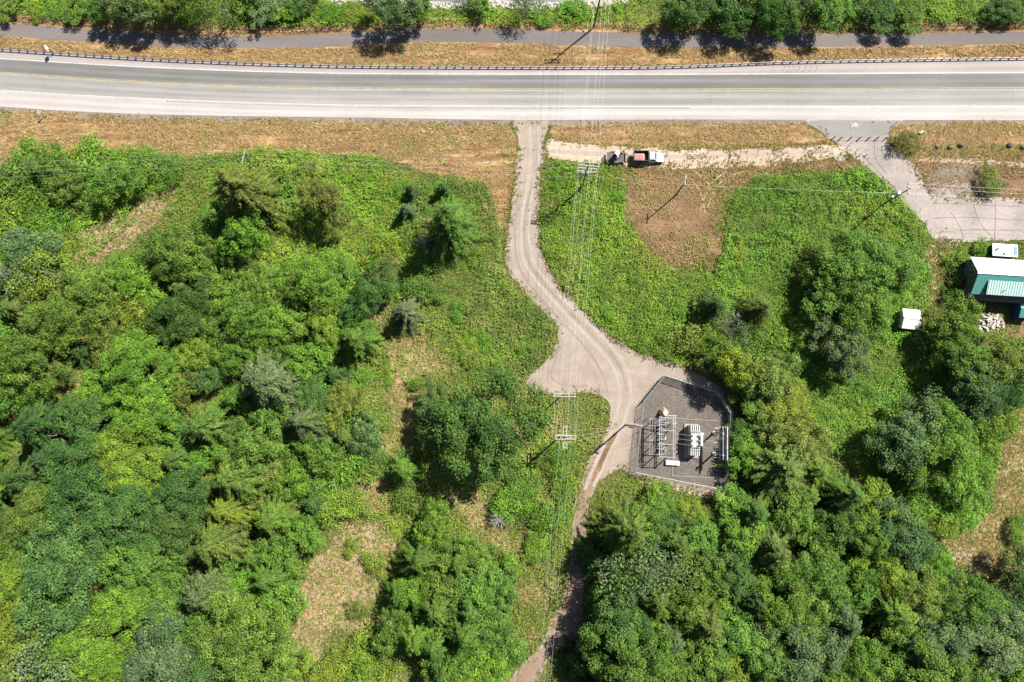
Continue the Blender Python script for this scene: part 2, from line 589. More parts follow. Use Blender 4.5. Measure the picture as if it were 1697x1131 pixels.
TS = curve_px([(0, 59.5), (120, 68.5), (280, 78), (400, 81), (480, 80.5), (560, 78), (640, 71.5), (720, 69.5), (840, 71.5), (950, 76), (1120, 79.5), (1300, 79.5), (1400, 77.5), (1697, 73.5)])

SHORE_PX = [(-700, -60), (300, -34), (480, -14), (560, 5), (620, 2), (690, 10), (760, 13), (830, 9), (900, 13), (950, 10), (1000, 8), (1040, 0), (1100, -22), (1500, -40), (2400, -60)]
shore = PW(SHORE_PX)
far = 1500.0
gp = [(-far, shore[0][1])] + [tuple(p) for p in shore] + [(far, shore[-1][1]), (far, -far), (-far, -far)]
sheet('ground', gp, 0.0, M['ground'], label='flat ground of dark soil and low grass under the brush', cat='ground')
# bank and water
Aop = []
for i in range(len(shore) - 1):
    k = max(1, int(np.linalg.norm(shore[i + 1] - shore[i]) / 2.5))
    for t in range(k):
        Aop.append(shore[i] + (shore[i + 1] - shore[i]) * t / k)
Aop = np.array(Aop)
V, F = [], []
for i, p in enumerate(Aop):
    V += [(p[0], p[1] - 0.05, 0.01), (p[0], p[1] + 2.2, -0.75)]
for i in range(len(Aop) - 1):
    F.append((2 * i, 2 * i + 2, 2 * i + 3, 2 * i + 1))
o = link('riverbank', np_mesh('riverbank', V, F), M['stone'])
tag(o, 'rocky bank sloping from the brush down to grey water', 'riverbank', kind='structure')
wy = shore[:, 1].min() - 5
o = link('water', np_mesh('water', [(-far, wy, -0.55), (far, wy, -0.55), (far, far, -0.55), (-far, far, -0.55)], [(0, 1, 2, 3)]), M['water'])
tag(o, 'grey river water beyond the rocky bank', 'water', kind='structure')
sp = []
for u in np.arange(555, 1050, 1.6):
    v = np.interp(u, [a for a, _ in SHORE_PX], [b_ for _, b_ in SHORE_PX])
    for k in range(2):
        p = P(u + random.uniform(-1, 1), v + random.uniform(-7, 4))
        sp.append((p.x, p.y, -0.35 if p.y > shore[:, 1].max() + 0.5 else -0.1))
o = link('shore_stones', stones_mesh(sp, 0.35, 1.1), M['riprap'])
tag(o, 'pale broken rocks lining the edge of the grey water', 'rocks', kind='stuff')

# verges of dry grass
strip('trail_verge', RAIL + np.array([0, 0.3]), TS, 0.01, M['dry'], label='dry tan grass strip between guardrail and paved trail', cat='verge')
strip('trail_bank', offset_curve(TN, -0.4) + np.array([0, 0]), offset_curve(TN, 2.6), 0.008, M['dry'], label='narrow dry grass bank beyond the paved trail', cat='verge')
VERGE_W = [(-260, 172), (0, 181), (240, 195), (570, 201), (840, 204), (850, 214), (858, 232), (858, 262), (852, 300), (842, 330), (838, 380), (826, 380), (818, 340), (800, 300), (700, 285), (640, 262), (560, 257), (480, 250), (420, 248), (300, 262), (240, 252), (100, 250), (50, 258), (10, 275), (-260, 270)]
VERGE_I = [(909, 214), (930, 206), (960, 204), (1320, 203), (1350, 214), (1388, 240), (1310, 247), (1150, 251), (990, 245), (915, 229)]
VERGE_E = [(1480, 213), (1500, 204), (1960, 204), (1960, 265), (1697, 263), (1600, 262), (1510, 264), (1495, 256), (1478, 241), (1472, 228)]
sheet('grass_verge', ragged(VERGE_W, 0.5, seed=1), 0.012, M['dry'], label='wide dry grass verge west of the gravel road', cat='verge')
sheet('grass_verge', ragged(VERGE_I, 0.35, seed=2), 0.03, M['dry'], label='dry grass island between highway and dirt pull-off', cat='verge')
sheet('grass_verge', ragged(VERGE_E, 0.35, seed=3), 0.03, M['dry'], label='dry grass verge east of the concrete drive', cat='verge')

# highway
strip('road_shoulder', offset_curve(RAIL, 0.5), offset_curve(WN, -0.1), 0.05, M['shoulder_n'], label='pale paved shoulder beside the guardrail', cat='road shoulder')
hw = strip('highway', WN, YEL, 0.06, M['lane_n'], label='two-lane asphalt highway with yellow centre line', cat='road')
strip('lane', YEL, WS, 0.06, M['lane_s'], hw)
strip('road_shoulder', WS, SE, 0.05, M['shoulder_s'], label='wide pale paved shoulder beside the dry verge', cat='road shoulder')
strip('gravel_edge', SE, offset_curve(SG, -0.2), 0.034, M['edge_gravel'], label='dark gravel margin along the pale shoulder', cat='gravel')
strip('edge_line', offset_curve(WN, 0.13), offset_curve(WN, -0.13), 0.075, M['white_paint'], hw)
strip('edge_line', offset_curve(WS, 0.12), offset_curve(WS, -0.12), 0.075, M['white_paint'], hw)
strip('centre_line', offset_curve(YEL, 0.25), offset_curve(YEL, 0.13), 0.075, M['yellow_paint'], hw)
strip('centre_line', offset_curve(YEL, -0.13), offset_curve(YEL, -0.25), 0.075, M['yellow_paint'], hw)


def along(C, step):
    s = np.concatenate([[0], np.cumsum(np.linalg.norm(np.diff(C, axis=0), axis=1))])
    q = np.arange(0, s[-1], step)
    x, y = np.interp(q, s, C[:, 0]), np.interp(q, s, C[:, 1])
    t = np.stack([np.gradient(x), np.gradient(y)], 1)
    return np.stack([x, y], 1), np.arctan2(t[:, 1], t[:, 0])


for C, off, ln in ((YEL, 0.0, 0.30), (WS, -0.42, 0.35)):
    pts, ang = along(offset_curve(C, off), 0.6)
    V, F = [], []
    for i, (p, a) in enumerate(zip(pts, ang)):
        if vnoise(i * 0.012, off * 3 + 4) < 0.42 or abs(p[0]) > 130:
            continue
        n = len(V)
        for sx, sy in ((-0.11, -ln / 2), (0.11, -ln / 2), (0.11, ln / 2), (-0.11, ln / 2)):
            V.append((p[0] + sx * math.cos(a) - sy * math.sin(a), p[1] + sx * math.sin(a) + sy * math.cos(a), 0.082))
        F.append((n, n + 1, n + 2, n + 3))
    o = link('rumble_strip', np_mesh('rumble_strip', V, F), M['rumble'], hw)
    o['kind'] = 'stuff'

def thin_line(px, wdt, z, mat, parent, name):
    C = PW(px)
    t = np.gradient(C, axis=0)
    t /= np.linalg.norm(t, axis=1)[:, None]
    nrm = np.stack([-t[:, 1], t[:, 0]], 1) * wdt / 2
    return strip(name, C + nrm, C - nrm, z, mat, parent)


M['tar'] = plain('tar_mark', (0.10, 0.095, 0.09), 0.8)
for u in (1298, 1306, 1313, 1322, 1333, 1342, 1352):
    thin_line([(u, 108.5), (u + 3, 112), (u + 1, 116), (u - 4 + random.uniform(-1, 1), 121)], 0.09, 0.07, M['tar'], hw, 'skid_mark')
for u in np.arange(-40, 1750, 61):     # sealed cracks across the lanes
    u = u + random.uniform(-22, 22)
    v0 = np.interp(u, [0, 570, 1130, 1697], [100, 124.5, 125.5, 124]) + random.uniform(0, 4)
    v1 = v0 + random.choice([12, 20, 24, 44])
    thin_line([(u + random.uniform(-1.5, 1.5), v) for v in np.linspace(v0, v1, 6)], 0.05, 0.072, M['rumble'], hw, 'sealed_crack')
# trail
strip('trail', TN, TS, 0.02, M['trail'], label='grey asphalt walking trail parallel to the highway', cat='path')

# gravel road and yard
ROAD_PX = [(846, 200), (912, 200), (908, 216), (903, 229), (904, 245), (905, 262), (899, 272), (896, 286), (893, 319), (893, 370), (896, 404), (909, 447), (933, 481), (963, 514), (983, 531), (1024, 568), (1064, 588), (1091, 598), (1130, 606), (1190, 636), (1215, 680), (1212, 830), (1120, 806), (1047, 788), (1030, 775), (1005, 790), (991, 804), (973, 834), (970, 918), (966, 1013), (957, 1053), (917, 1085), (880, 1140), (820, 1230), (770, 1230), (838, 1135), (852, 1115), (897, 1073), (914, 1030), (935, 979), (945, 939), (947, 918), (949, 861), (959, 834), (964, 807), (974, 760), (1000, 733), (1007, 700), (1010, 668), (993, 656), (960, 650), (930, 656), (896, 649), (871, 636), (873, 621), (896, 607), (920, 578), (923, 551), (926, 537), (896, 511), (849, 464), (836, 437), (838, 400), (845, 360), (850, 320), (856, 280), (860, 240), (856, 222), (850, 210)]
ROAD = ragged(ROAD_PX, 0.35, seed=5, smooth=2)
road = sheet('gravel_road', ROAD, 0.036, M['gravel'], label='pale gravel road curving from highway to the fenced yard', cat='road')
SPUR_PX = [(905, 231), (960, 238), (1000, 243), (1100, 248), (1200, 248), (1320, 244), (1395, 238), (1410, 258), (1330, 268), (1240, 276), (1130, 281), (1000, 273), (957, 268), (905, 263)]
SPUR = ragged(SPUR_PX, 0.45, seed=6)
sheet('dirt_lane', SPUR, 0.048, M['lane_dirt'], label='pale trodden dirt pull-off where the pickup is parked', cat='dirt lane')


def ribbon(name, px, wdt, z, mat, parent, seed, wmin=0.5):
    C = PW(px)
    s = np.concatenate([[0], np.cumsum(np.linalg.norm(np.diff(C, axis=0), axis=1))])
    q = np.arange(0, s[-1], 0.8)
    C = np.stack([np.interp(q, s, C[:, 0]), np.interp(q, s, C[:, 1])], 1)
    for _ in range(12):
        C[1:-1] = 0.5 * C[1:-1] + 0.25 * (C[:-2] + C[2:])
    k = wdt * (wmin + fbm(C[:, 0], C[:, 1], 0.6, seed) * (1 - wmin) * 1.6)[:, None] / 2
    t = np.gradient(C, axis=0)
    t /= np.linalg.norm(t, axis=1)[:, None]
    nrm = np.stack([-t[:, 1], t[:, 0]], 1)
    return strip(name, C + nrm * k, C - nrm * k, z, mat, parent)


ribbon('wheel_track', [(878, 210), (880, 260), (876, 300), (866, 350), (862, 400), (868, 440), (900, 480), (945, 530), (985, 570), (1020, 610), (1030, 660), (1012, 720), (985, 770), (968, 815)], 0.8, 0.05, M['rut'], road, 3)
ribbon('wheel_track', [(893, 210), (894, 260), (886, 300), (878, 350), (876, 400), (884, 440), (915, 475), (960, 522), (1003, 562), (1038, 605), (1048, 650), (1030, 715), (1002, 765), (982, 812)], 0.8, 0.05, M['rut'], road, 8)
ribbon('wheel_track', [(895, 250), (940, 252), (1000, 256), (1100, 260), (1200, 258), (1300, 254), (1385, 248)], 0.9, 0.062, M['rut'], road, 4, 0.3)
M['loose'] = ground_mat('loose_gravel', [(0.15, 0.126, 0.104), (0.20, 0.172, 0.147), (0.24, 0.21, 0.182)], 0.3, 6.0, bump=0.5)
M['track_dirt'] = ground_mat('brown_track_dirt', [(0.11, 0.078, 0.055), (0.17, 0.122, 0.09), (0.22, 0.165, 0.125), (0.28, 0.22, 0.175)], 0.3, 5.0, bump=0.4)
LOWER = ragged([(998, 738), (1010, 735), (1004, 770), (984, 806), (972, 836), (969, 918), (965, 1012), (955, 1050), (915, 1083), (878, 1138), (820, 1228), (772, 1228), (840, 1133), (899, 1072), (916, 1030), (937, 979), (948, 930), (951, 861), (961, 834), (968, 805), (980, 768)], 0.4, seed=33)
sheet('dirt_track', LOWER, 0.044, M['track_dirt'], road)
for k_, px in enumerate(([(862, 300), (856, 350), (852, 400), (858, 445), (890, 488), (935, 538), (975, 580), (1000, 620), (1010, 660)], [(886, 300), (870, 350), (868, 400), (876, 440), (908, 478), (953, 527), (995, 567), (1030, 607), (1040, 655)], [(930, 545), (922, 600), (905, 625), (930, 640), (975, 640)])):
    ribbon('loose_gravel', px, 0.55, 0.049, M['loose'], road, 70 + k_, 0.0)
MED = ragged([(1021, 712), (1027, 715), (1010, 745), (985, 800), (978, 806), (990, 770), (1005, 738)], 0.25, seed=31)
sheet('grass_median', MED, 0.062, M['dirt'], road)
SAND = [ragged([(1034, 760), (1048, 740), (1046, 788), (1030, 775), (1012, 782)], 0.4, seed=12), ragged([(1050, 786), (1200, 818), (1215, 835), (1120, 812), (1050, 796)], 0.3, seed=13)]
sheet('sandy_margin', SAND[1], 0.045, M['lane_dirt'], road)
PAD_PX = [(1099, 624), (1183, 651), (1205, 684), (1199, 811), (1051, 782), (1061, 692), (1064, 667)]
PAD = PW(PAD_PX)
sheet('gravel_yard', PAD, 0.056, M['gravel_pad'], label='brown grey gravel floor inside the substation fence', cat='gravel yard')

# concrete drive and yard in the north-east
DRIVE_PX = [(1330, 198), (1502, 198), (1482, 212), (1471, 228), (1474, 241), (1495, 256), (1525, 285), (1528, 298), (1545, 325), (1697, 329), (1960, 334), (1960, 402), (1697, 398), (1560, 402), (1541, 396), (1536, 375), (1510, 350), (1470, 305), (1420, 265), (1390, 240), (1370, 225), (1348, 210)]
DRIVE = ragged(DRIVE_PX, 0.2, seed=7, smooth=2)
drv = sheet('concrete_drive', DRIVE, 0.04, M['concrete'], label='worn pale concrete drive leading to the green-roofed house', cat='driveway')
sheet('asphalt_apron', ragged([(1335, 201), (1500, 201), (1482, 212), (1471, 226), (1385, 227), (1360, 215)], 0.15, seed=8), 0.052, M['apron'], drv)
DIRT_E = ragged([(1497, 262), (1600, 258), (1697, 262), (1960, 262), (1960, 332), (1697, 332), (1545, 332), (1528, 300)], 0.4, seed=9)
sheet('dirt_yard', DIRT_E, 0.022, M['dirt'], label='brown bare dirt yard beside the concrete drive', cat='dirt')
yard = [o_ for o_ in COL.objects if o_.name == 'dirt_yard'][0]
sheet('broken_paving', ragged([(1532, 292), (1556, 272), (1608, 273), (1640, 296), (1624, 330), (1545, 330)], 1.0, seed=52), 0.03, M['edge_gravel'], yard)
sheet('pale_patch', ragged([(1548, 306), (1600, 300), (1618, 322), (1560, 330)], 0.9, seed=53), 0.036, M['concrete'], yard)
ribbon('wheel_track', [(1515, 262), (1560, 264), (1620, 268), (1697, 274), (1760, 280)], 1.5, 0.04, M['lane_dirt'], yard, 54, 0.3)
for i, px in enumerate(([(1545, 338), (1580, 337), (1640, 341), (1697, 343)], [(1545, 362), (1600, 360), (1697, 366)], [(1560, 385), (1610, 381), (1697, 382)], [(1649, 330), (1650, 350), (1648, 396)], [(1575, 352), (1590, 372), (1598, 398)], [(1430, 258), (1445, 275), (1470, 300), (1500, 330)], [(1612, 338), (1622, 372), (1640, 390)], [(1450, 232), (1446, 262), (1470, 290)])):
    ribbon('pavement_crack', px, 0.09, 0.055, M['crack'], drv, 20 + i, 0.1)
sheet('concrete_patch', PW([(1461, 242), (1466, 241), (1469, 255), (1464, 256)]), 0.056, M['white_paint'], drv)

# bare and dry patches
BARE_PX = [(1022, 276), (1130, 276), (1250, 272), (1330, 264), (1400, 258), (1425, 275), (1390, 290), (1300, 288), (1240, 292), (1215, 320), (1195, 370), (1195, 420), (1170, 452), (1130, 450), (1080, 420), (1050, 392), (1038, 340)]
BARE = ragged(BARE_PX, 1.9, seed=10)
sheet('dirt_clearing', BARE, 0.016, M['dirt'], label='brown bare clearing around the lone utility pole', cat='dirt')
for i, px in enumerate(([(1125, 284), (1148, 296), (1164, 322), (1168, 354)], [(1205, 284), (1178, 300), (1166, 330), (1160, 352)], [(1150, 283), (1172, 300), (1190, 330)], [(1240, 282), (1205, 292), (1180, 315), (1172, 350)])):
    ribbon('tyre_mark', px, 0.3, 0.055, M['lane_dirt'], road, 60 + i, 0.2)
DRYP_PX = [
    ('dry_patch', [(318, 284), (308, 322), (240, 380), (215, 405), (158, 446), (128, 438), (136, 382), (195, 350), (258, 316)], 'brown mown strip cutting through the north-west brush'),
    ('dry_patch', [(650, 560), (700, 545), (730, 605), (712, 668), (690, 725), (650, 780), (612, 855), (562, 850), (590, 785), (628, 742), (648, 700), (640, 650)], 'dry grass trace running through the middle scrub'),
    ('dry_patch', [(476, 1095), (490, 1000), (530, 912), (575, 874), (630, 866), (655, 900), (632, 950), (620, 1010), (640, 1050), (600, 1066), (560, 1040), (530, 1085), (500, 1110)], 'pinkish dry clearing at the edge of the western woodland'),
    ('dry_patch', [(745, 805), (795, 825), (838, 875), (880, 915), (900, 960), (920, 1000), (912, 1040), (880, 1078), (862, 1010), (842, 955), (808, 905), (755, 850)], 'dry tan strip beside the shaded end of the gravel road'),
    ('dry_patch', [(1640, 800), (1660, 755), (1697, 665), (1800, 600), (1800, 940), (1697, 930), (1665, 985), (1610, 955), (1570, 910), (1510, 878), (1480, 835), (1500, 835), (1545, 870), (1600, 880), (1636, 850)], 'straw coloured clearing below the house'),
    ('dry_patch', [(82, 648), (130, 608), (168, 608), (162, 650), (112, 662)], 'small dry opening among the western trees'),
    ('dry_patch', [(1537, 405), (1580, 402), (1580, 420), (1555, 440), (1568, 495), (1540, 510), (1545, 470), (1535, 430)], 'dry footpath between bramble and house'),
]
DRY = []
for i, (nm, px, lb) in enumerate(DRYP_PX):
    q = ragged(px, 1.5, seed=40 + i)
    DRY.append(q)
    sheet(nm, q, 0.014 + 0.002 * i, M['pink_dry' if i in (0, 2) else 'straw'], label=lb, cat='dry grass')
sheet('dirt_patch', ragged([(1568, 900), (1620, 910), (1665, 935), (1660, 952), (1600, 945), (1570, 920)], 0.6, seed=50), 0.05, M['lane_dirt'], label='pinkish bare earth patch in the straw coloured clearing', cat='dirt')
sheet('deck_yard', PW([(1590, 492), (1720, 500), (1720, 600), (1600, 560)]), 0.018, M['dirt'], label='dirt yard on the shaded side of the house', cat='dirt')

# ------------------------------------------------------------------ foliage builders
def leaf_quads(C, N, size, aspect=1.0, dirs=None):
    """one rhombic leaf clump per centre C, facing N; size per leaf; long axis along dirs when given"""
    n = len(C)
    N = N / np.linalg.norm(N, axis=1)[:, None]
    if dirs is None:
        dirs = RNG.normal(size=(n, 3))
    T = dirs - N * np.sum(dirs * N, 1)[:, None]
    T /= np.linalg.norm(T, axis=1)[:, None] + 1e-9
    B = np.cross(N, T)
    s = np.asarray(size)[:, None]
    a = T * s * 0.5
    b_ = B * s * 0.5 * aspect
    fold = N * s * 0.12
    V = np.stack([C - a, C - b_ * 0.9 + fold, C + a, C + b_ * 0.9 + fold], 1).reshape(-1, 3)
    F = np.arange(4 * n).reshape(-1, 4)
    return V, F


def broad_crown(r, h, seed, nleaf, lobes=None, leaf=(0.2, 0.42), open_=0.0):
    g = np.random.default_rng(seed)
    lobes = lobes or int(24 + r * 11)
    cz, rz = 0.60 * h, 0.38 * h
    az = g.random(lobes) * 2 * np.pi
    el = np.arcsin(g.uniform(-0.35, 1.0, lobes))
    rad = np.where(g.random(lobes) < 0.72, g.uniform(0.76, 1.0, lobes), g.uniform(0.4, 0.76, lobes))
    squash = 0.95 + 0.28 * np.sin(az * 2 + g.random() * 6) + 0.12 * np.sin(az * 3 + g.random() * 6)
    L = np.stack([np.cos(az) * np.cos(el) * rad * r * squash, np.sin(az) * np.cos(el) * rad * r * squash, cz + np.sin(el) * rad * rz], 1)
    LR = (0.35 + 0.085 * r) * g.uniform(0.7, 1.6, lobes)
    L = np.vstack([L, [[0, 0, cz + 0.35 * rz]]])
    LR = np.append(LR, r * 0.35)
    pr = LR ** 2
    li = g.choice(len(L), nleaf, p=pr / pr.sum())
    d = g.normal(size=(nleaf, 3))
    d[:, 2] += 0.45
    d /= np.linalg.norm(d, axis=1)[:, None]
    k = LR[li] * (1 - 0.45 * g.random(nleaf) ** 2.2 + open_ * g.random(nleaf))
    k = np.where(g.random(nleaf) < 0.2, k * g.uniform(1.0, 1.45, nleaf), k)
    tone = np.clip(g.normal(scale=0.5, size=len(L)), -1, 1)[li]
    C = L[li] + d * k[:, None] * np.array([1, 1, 0.7])
    N = d * 0.75 + np.array([0.22, 0.18, 0.5]) + g.normal(scale=0.42, size=(nleaf, 3))
    s = g.uniform(leaf[0], leaf[1], nleaf)
    return (*leaf_quads(C, N, s, 0.8), tone), L, LR


def trunk_mesh(h, r, limbs, seed, name='trunk'):
    g = random.Random(seed)
    m = MB()
    top = Vector((g.uniform(-.3, .3), g.uniform(-.3, .3), h * 0.62))
    m.tube((0, 0, -0.1), top * 0.5, r, r * 0.75, 7)
    m.tube(top * 0.5, top, r * 0.75, r * 0.4, 7)
    idx = list(range(len(limbs)))
    g.shuffle(idx)
    for i in idx[:9]:
        p = Vector(limbs[i])
        s = top * g.uniform(0.45, 0.95)
        mid = s.lerp(p, 0.5) + Vector((0, 0, -0.05 * h))
        m.tube(s, mid, r * 0.35, r * 0.22, 5)
        m.tube(mid, p, r * 0.22, r * 0.08, 5)
    return m.mesh(name)


def conifer_crown(r, h, seed, dens=1.0, droop=0.45, base=0.12):
    g = np.random.default_rng(seed)
    Cs, Ds, Ns, Ss, Ts = [], [], [], [], []
    z = base * h
    while z < h * 0.985:
        t = (z - base * h) / (h * (1 - base))
        Lm = r * (1 - t) ** 0.75
        nb = int(4.5 + 2.5 * (1 - t))
        a0 = g.random() * 6.28
        for k in range(nb):
            a = a0 + k * 6.28 / nb + g.uniform(-0.35, 0.35)
            Lb = Lm * g.uniform(0.5, 1.18) + 0.25
            if g.random() < 0.12:
                continue
            zb = z + g.uniform(-0.25, 0.25)
            tb = g.normal(scale=0.35)
            step = 0.22 / dens
            s = np.arange(0.12 * Lb, Lb, step)
            if len(s) == 0:
                s = np.array([Lb * 0.5])
            f = s / Lb
            out = np.array([math.cos(a), math.sin(a)])
            bz = zb + 0.10 * Lb * f - droop * Lb * f ** 2
            for side in (-1, 1, 0):
                aa = a + side * g.uniform(0.6, 1.0, len(s))
                ln = (0.42 + 0.75 * (1 - f)) * min(1.0, 0.45 + Lb / 4) * g.uniform(0.7, 1.2, len(s))
                if side == 0:
                    ln = ln * 0.8
                dx, dy = np.cos(aa), np.sin(aa)
                dz = -0.18 - droop * f * 0.9 + g.uniform(-0.15, 0.1, len(s))
                D = np.stack([dx, dy, dz], 1)
                C = np.stack([out[0] * s, out[1] * s, bz], 1) + D * ln[:, None] * 0.45
                N = np.stack([-dx * dz * 0.6 + g.normal(scale=0.3, size=len(s)), -dy * dz * 0.6 + g.normal(scale=0.3, size=len(s)), np.ones(len(s))], 1)
                Cs.append(C); Ds.append(D); Ns.append(N); Ss.append(ln); Ts.append(np.clip(tb + 0.7 * (f - 0.6), -1, 1))
        z += g.uniform(0.62, 0.95)
    # leader
    Cs.append(np.array([[0, 0, h * 0.985]])); Ds.append(np.array([[0.1, 0, 1.0]])); Ns.append(np.array([[1.0, 0.2, 0]])); Ss.append(np.array([0.8])); Ts.append(np.array([0.3]))
    C, D, N, S, T = map(np.concatenate, (Cs, Ds, Ns, Ss, Ts))
    return (*leaf_quads(C, N, S, 0.38, D), T)


def conifer_trunk(h, r, rr, seed):
    g = random.Random(seed)
    m = MB()
    m.tube((0, 0, -0.1), (0, 0, h * 0.97), r, 0.03, 7)
    z = 0.14 * h
    while z < 0.9 * h:
        t = (z - .12 * h) / (.88 * h)
        Lb = rr * (1 - t) ** 0.75 * 0.8
        a = g.uniform(0, 6.28)
        p = Vector((math.cos(a) * Lb, math.sin(a) * Lb, z - 0.2 * Lb))
        m.tube((0, 0, z), p, 0.05, 0.015, 4, False)
        z += 0.3
    return m.mesh('trunk')


def snag_mesh(h, seed, spread=0.45, n=26):
    g = random.Random(seed)
    m = MB()
    m.tube((0, 0, -0.1), (0.1, 0, h), 0.16, 0.03, 6)
    for i in range(n):
        z = h * g.uniform(0.25, 0.98)
        a = g.uniform(0, 6.28)
        L = spread * h * (1.15 - z / h) * g.uniform(0.6, 1.3) + 0.5
        e = Vector((math.cos(a) * L, math.sin(a) * L, z + g.uniform(-0.05, 0.3) * L))
        m.tube((0.1 * z / h, 0, z), e, 0.06, 0.02, 4, False)
        for k in range(2):
            s = Vector((0.1 * z / h, 0, z)).lerp(e, g.uniform(0.4, 0.8))
            b_ = a + g.uniform(-0.9, 0.9)
            m.tube(s, s + Vector((math.cos(b_), math.sin(b_), g.uniform(0, 0.4))) * L * 0.4, 0.035, 0.012, 3, False)
    return m.mesh('branches')


PROTO = {}


def add_proto(kind, r, h, crown_vf, trunk_me, mat, bark):
    V, F, tone = crown_vf
    cm = np_mesh('crown', V, F)
    set_clump(cm, tone)
    cm.materials.append(mat)
    trunk_me.materials.append(bark)
    PROTO.setdefault(kind, []).append((r, h, cm, trunk_me))


for i, (r, h, n) in enumerate(((2.4, 4.2, 1700), (2.8, 4.0, 2100), (3.6, 7.5, 3200), (4.3, 9, 4300), (5.2, 11, 5600), (5.8, 12, 6600), (6.6, 13, 8200), (7.4, 14.5, 9800), (8.6, 15.5, 12500), (10.5, 17, 16500))):
    (vf, L, LR) = broad_crown(r, h, 100 + i, int(330 * r * r))
    add_proto('b', r, h, vf, trunk_mesh(h, 0.07 + r * 0.03, L, 100 + i), M['leaf'], M['bark'])
for i, (r, h, n) in enumerate(((2.0, 2.6, 1100), (2.6, 3.2, 1700), (3.4, 3.8, 2500))):
    (vf, L, LR) = broad_crown(r, h, 200 + i, n, leaf=(0.18, 0.36), open_=0.25)
    add_proto('s', r, h, vf, trunk_mesh(h, 0.06 + r * 0.02, L, 200 + i), M['leaf'], M['bark'])
for i, (r, h, n) in enumerate(((3.2, 8, 1100), (4.5, 11, 2000), (6.0, 12, 3200))):   # thin crowns with bare limbs showing
    (vf, L, LR) = broad_crown(r, h, 300 + i, n, open_=0.5)
    add_proto('t', r, h, vf, trunk_mesh(h, 0.08 + r * 0.035, L, 300 + i), M['leaf'], M['pale_bark'])
for i, (r, h, d) in enumerate(((1.7, 5.5, 1.0), (2.2, 6.5, 1.0), (3.6, 11, 1.0), (4.6, 14, 0.95), (5.6, 17, 0.9), (6.8, 19, 0.85), (8.2, 21, 0.8))):
    add_proto('c', r, h, conifer_crown(r, h, 400 + i, d), conifer_trunk(h, 0.08 + h * 0.012, r, 400 + i), M['needle'], M['bark'])
for i, (r, h, d) in enumerate(((4.0, 10, 0.95), (6.0, 14, 0.85), (8.0, 17, 0.75))):   # broad cedars with feathery drooping sprays
    add_proto('f', r, h, conifer_crown(r, h, 500 + i, d, droop=0.7, base=0.08), conifer_trunk(h, 0.1 + h * 0.014, r, 500 + i), M['needle'], M['bark'])

PAL = {
    'bri': ((0.104, 0.204, 0.028), 'bright green'),
    'lim': ((0.142, 0.212, 0.030), 'lime green'),
    'mid': ((0.094, 0.172, 0.030), 'mid green'),
    'dk': ((0.058, 0.116, 0.029), 'deep green'),
    'blu': ((0.066, 0.130, 0.043), 'blue green'),
    'olv': ((0.114, 0.164, 0.034), 'olive green'),
    'gry': ((0.096, 0.152, 0.058), 'grey green'),
    'yel': ((0.146, 0.200, 0.028), 'yellowish green'),
    'brn': ((0.120, 0.130, 0.038), 'brownish olive'),
}
KIND = {'b': ('broadleaf_tree', 'broadleaf tree', 'tree'), 's': ('shrub', 'leafy shrub', 'shrub'), 't': ('thin_tree', 'thin tree with bare limbs', 'tree'),
        'c': ('conifer_tree', 'fir with tiered branches', 'tree'), 'f': ('cedar_tree', 'cedar with drooping sprays', 'tree')}


def zone(u, v):
    if v < 100:
        if u < 150:
            return 'above the western trail fence'
        if u < 400:
            return 'shading the western trail'
        if u < 620:
            return 'above the bending trail'
        if u < 1105:
            return 'in the riverside bramble strip'
        return 'in the tall riverside stand shading the trail' if u < 1400 else 'above the eastern trail fence'
    if u < 855 and v < 400:
        return 'west of the brown mown strip' if u < 300 else 'around the sparse olive fir' if u < 520 else 'in the brush near the lone dark fir'
    if u < 560:
        if v < 500:
            return 'just below the brown mown strip' if u < 300 else 'along the bright bramble field'
        if v < 660:
            return 'near the long fallen log' if u < 280 else 'in the heart of the western woodland'
        if v < 780:
            return 'around the grey dead tree' if u < 190 else 'between the two dark woodland gaps' if u < 400 else 'bordering the middle scrub'
        if v < 940:
            return 'around the big blue green crown' if u < 260 else 'among the feathery cedars'
        return 'in the lime green woodland corner' if u < 200 else 'beside the pinkish clearing'
    if u < 960 and v < 740:
        return 'in the scrub west of the gravel bend'
    if u < 960:
        return 'in the grove by the shaded track' if v > 850 else 'in the scrub below the huge round tree'
    if u > 1540 and v < 690:
        return 'beside the green-roofed house'
    if u > 1480 and v < 330:
        return 'beside the concrete drive'
    if v < 640:
        return 'in the eastern bramble field' if u > 1320 else 'between gravel yard and bramble field'
    if u > 1330 and v < 830 and u < 1640:
        return 'in the bramble slope below the house'
    if v < 790:
        return 'along the eastern substation fence'
    if u < 1110:
        return 'overhanging the shaded track'
    if v < 930:
        return 'just south of the substation' if u < 1340 else 'at the dark woodland gap'
    return 'in the southern woodland' if u < 1420 else 'below the straw coloured clearing'


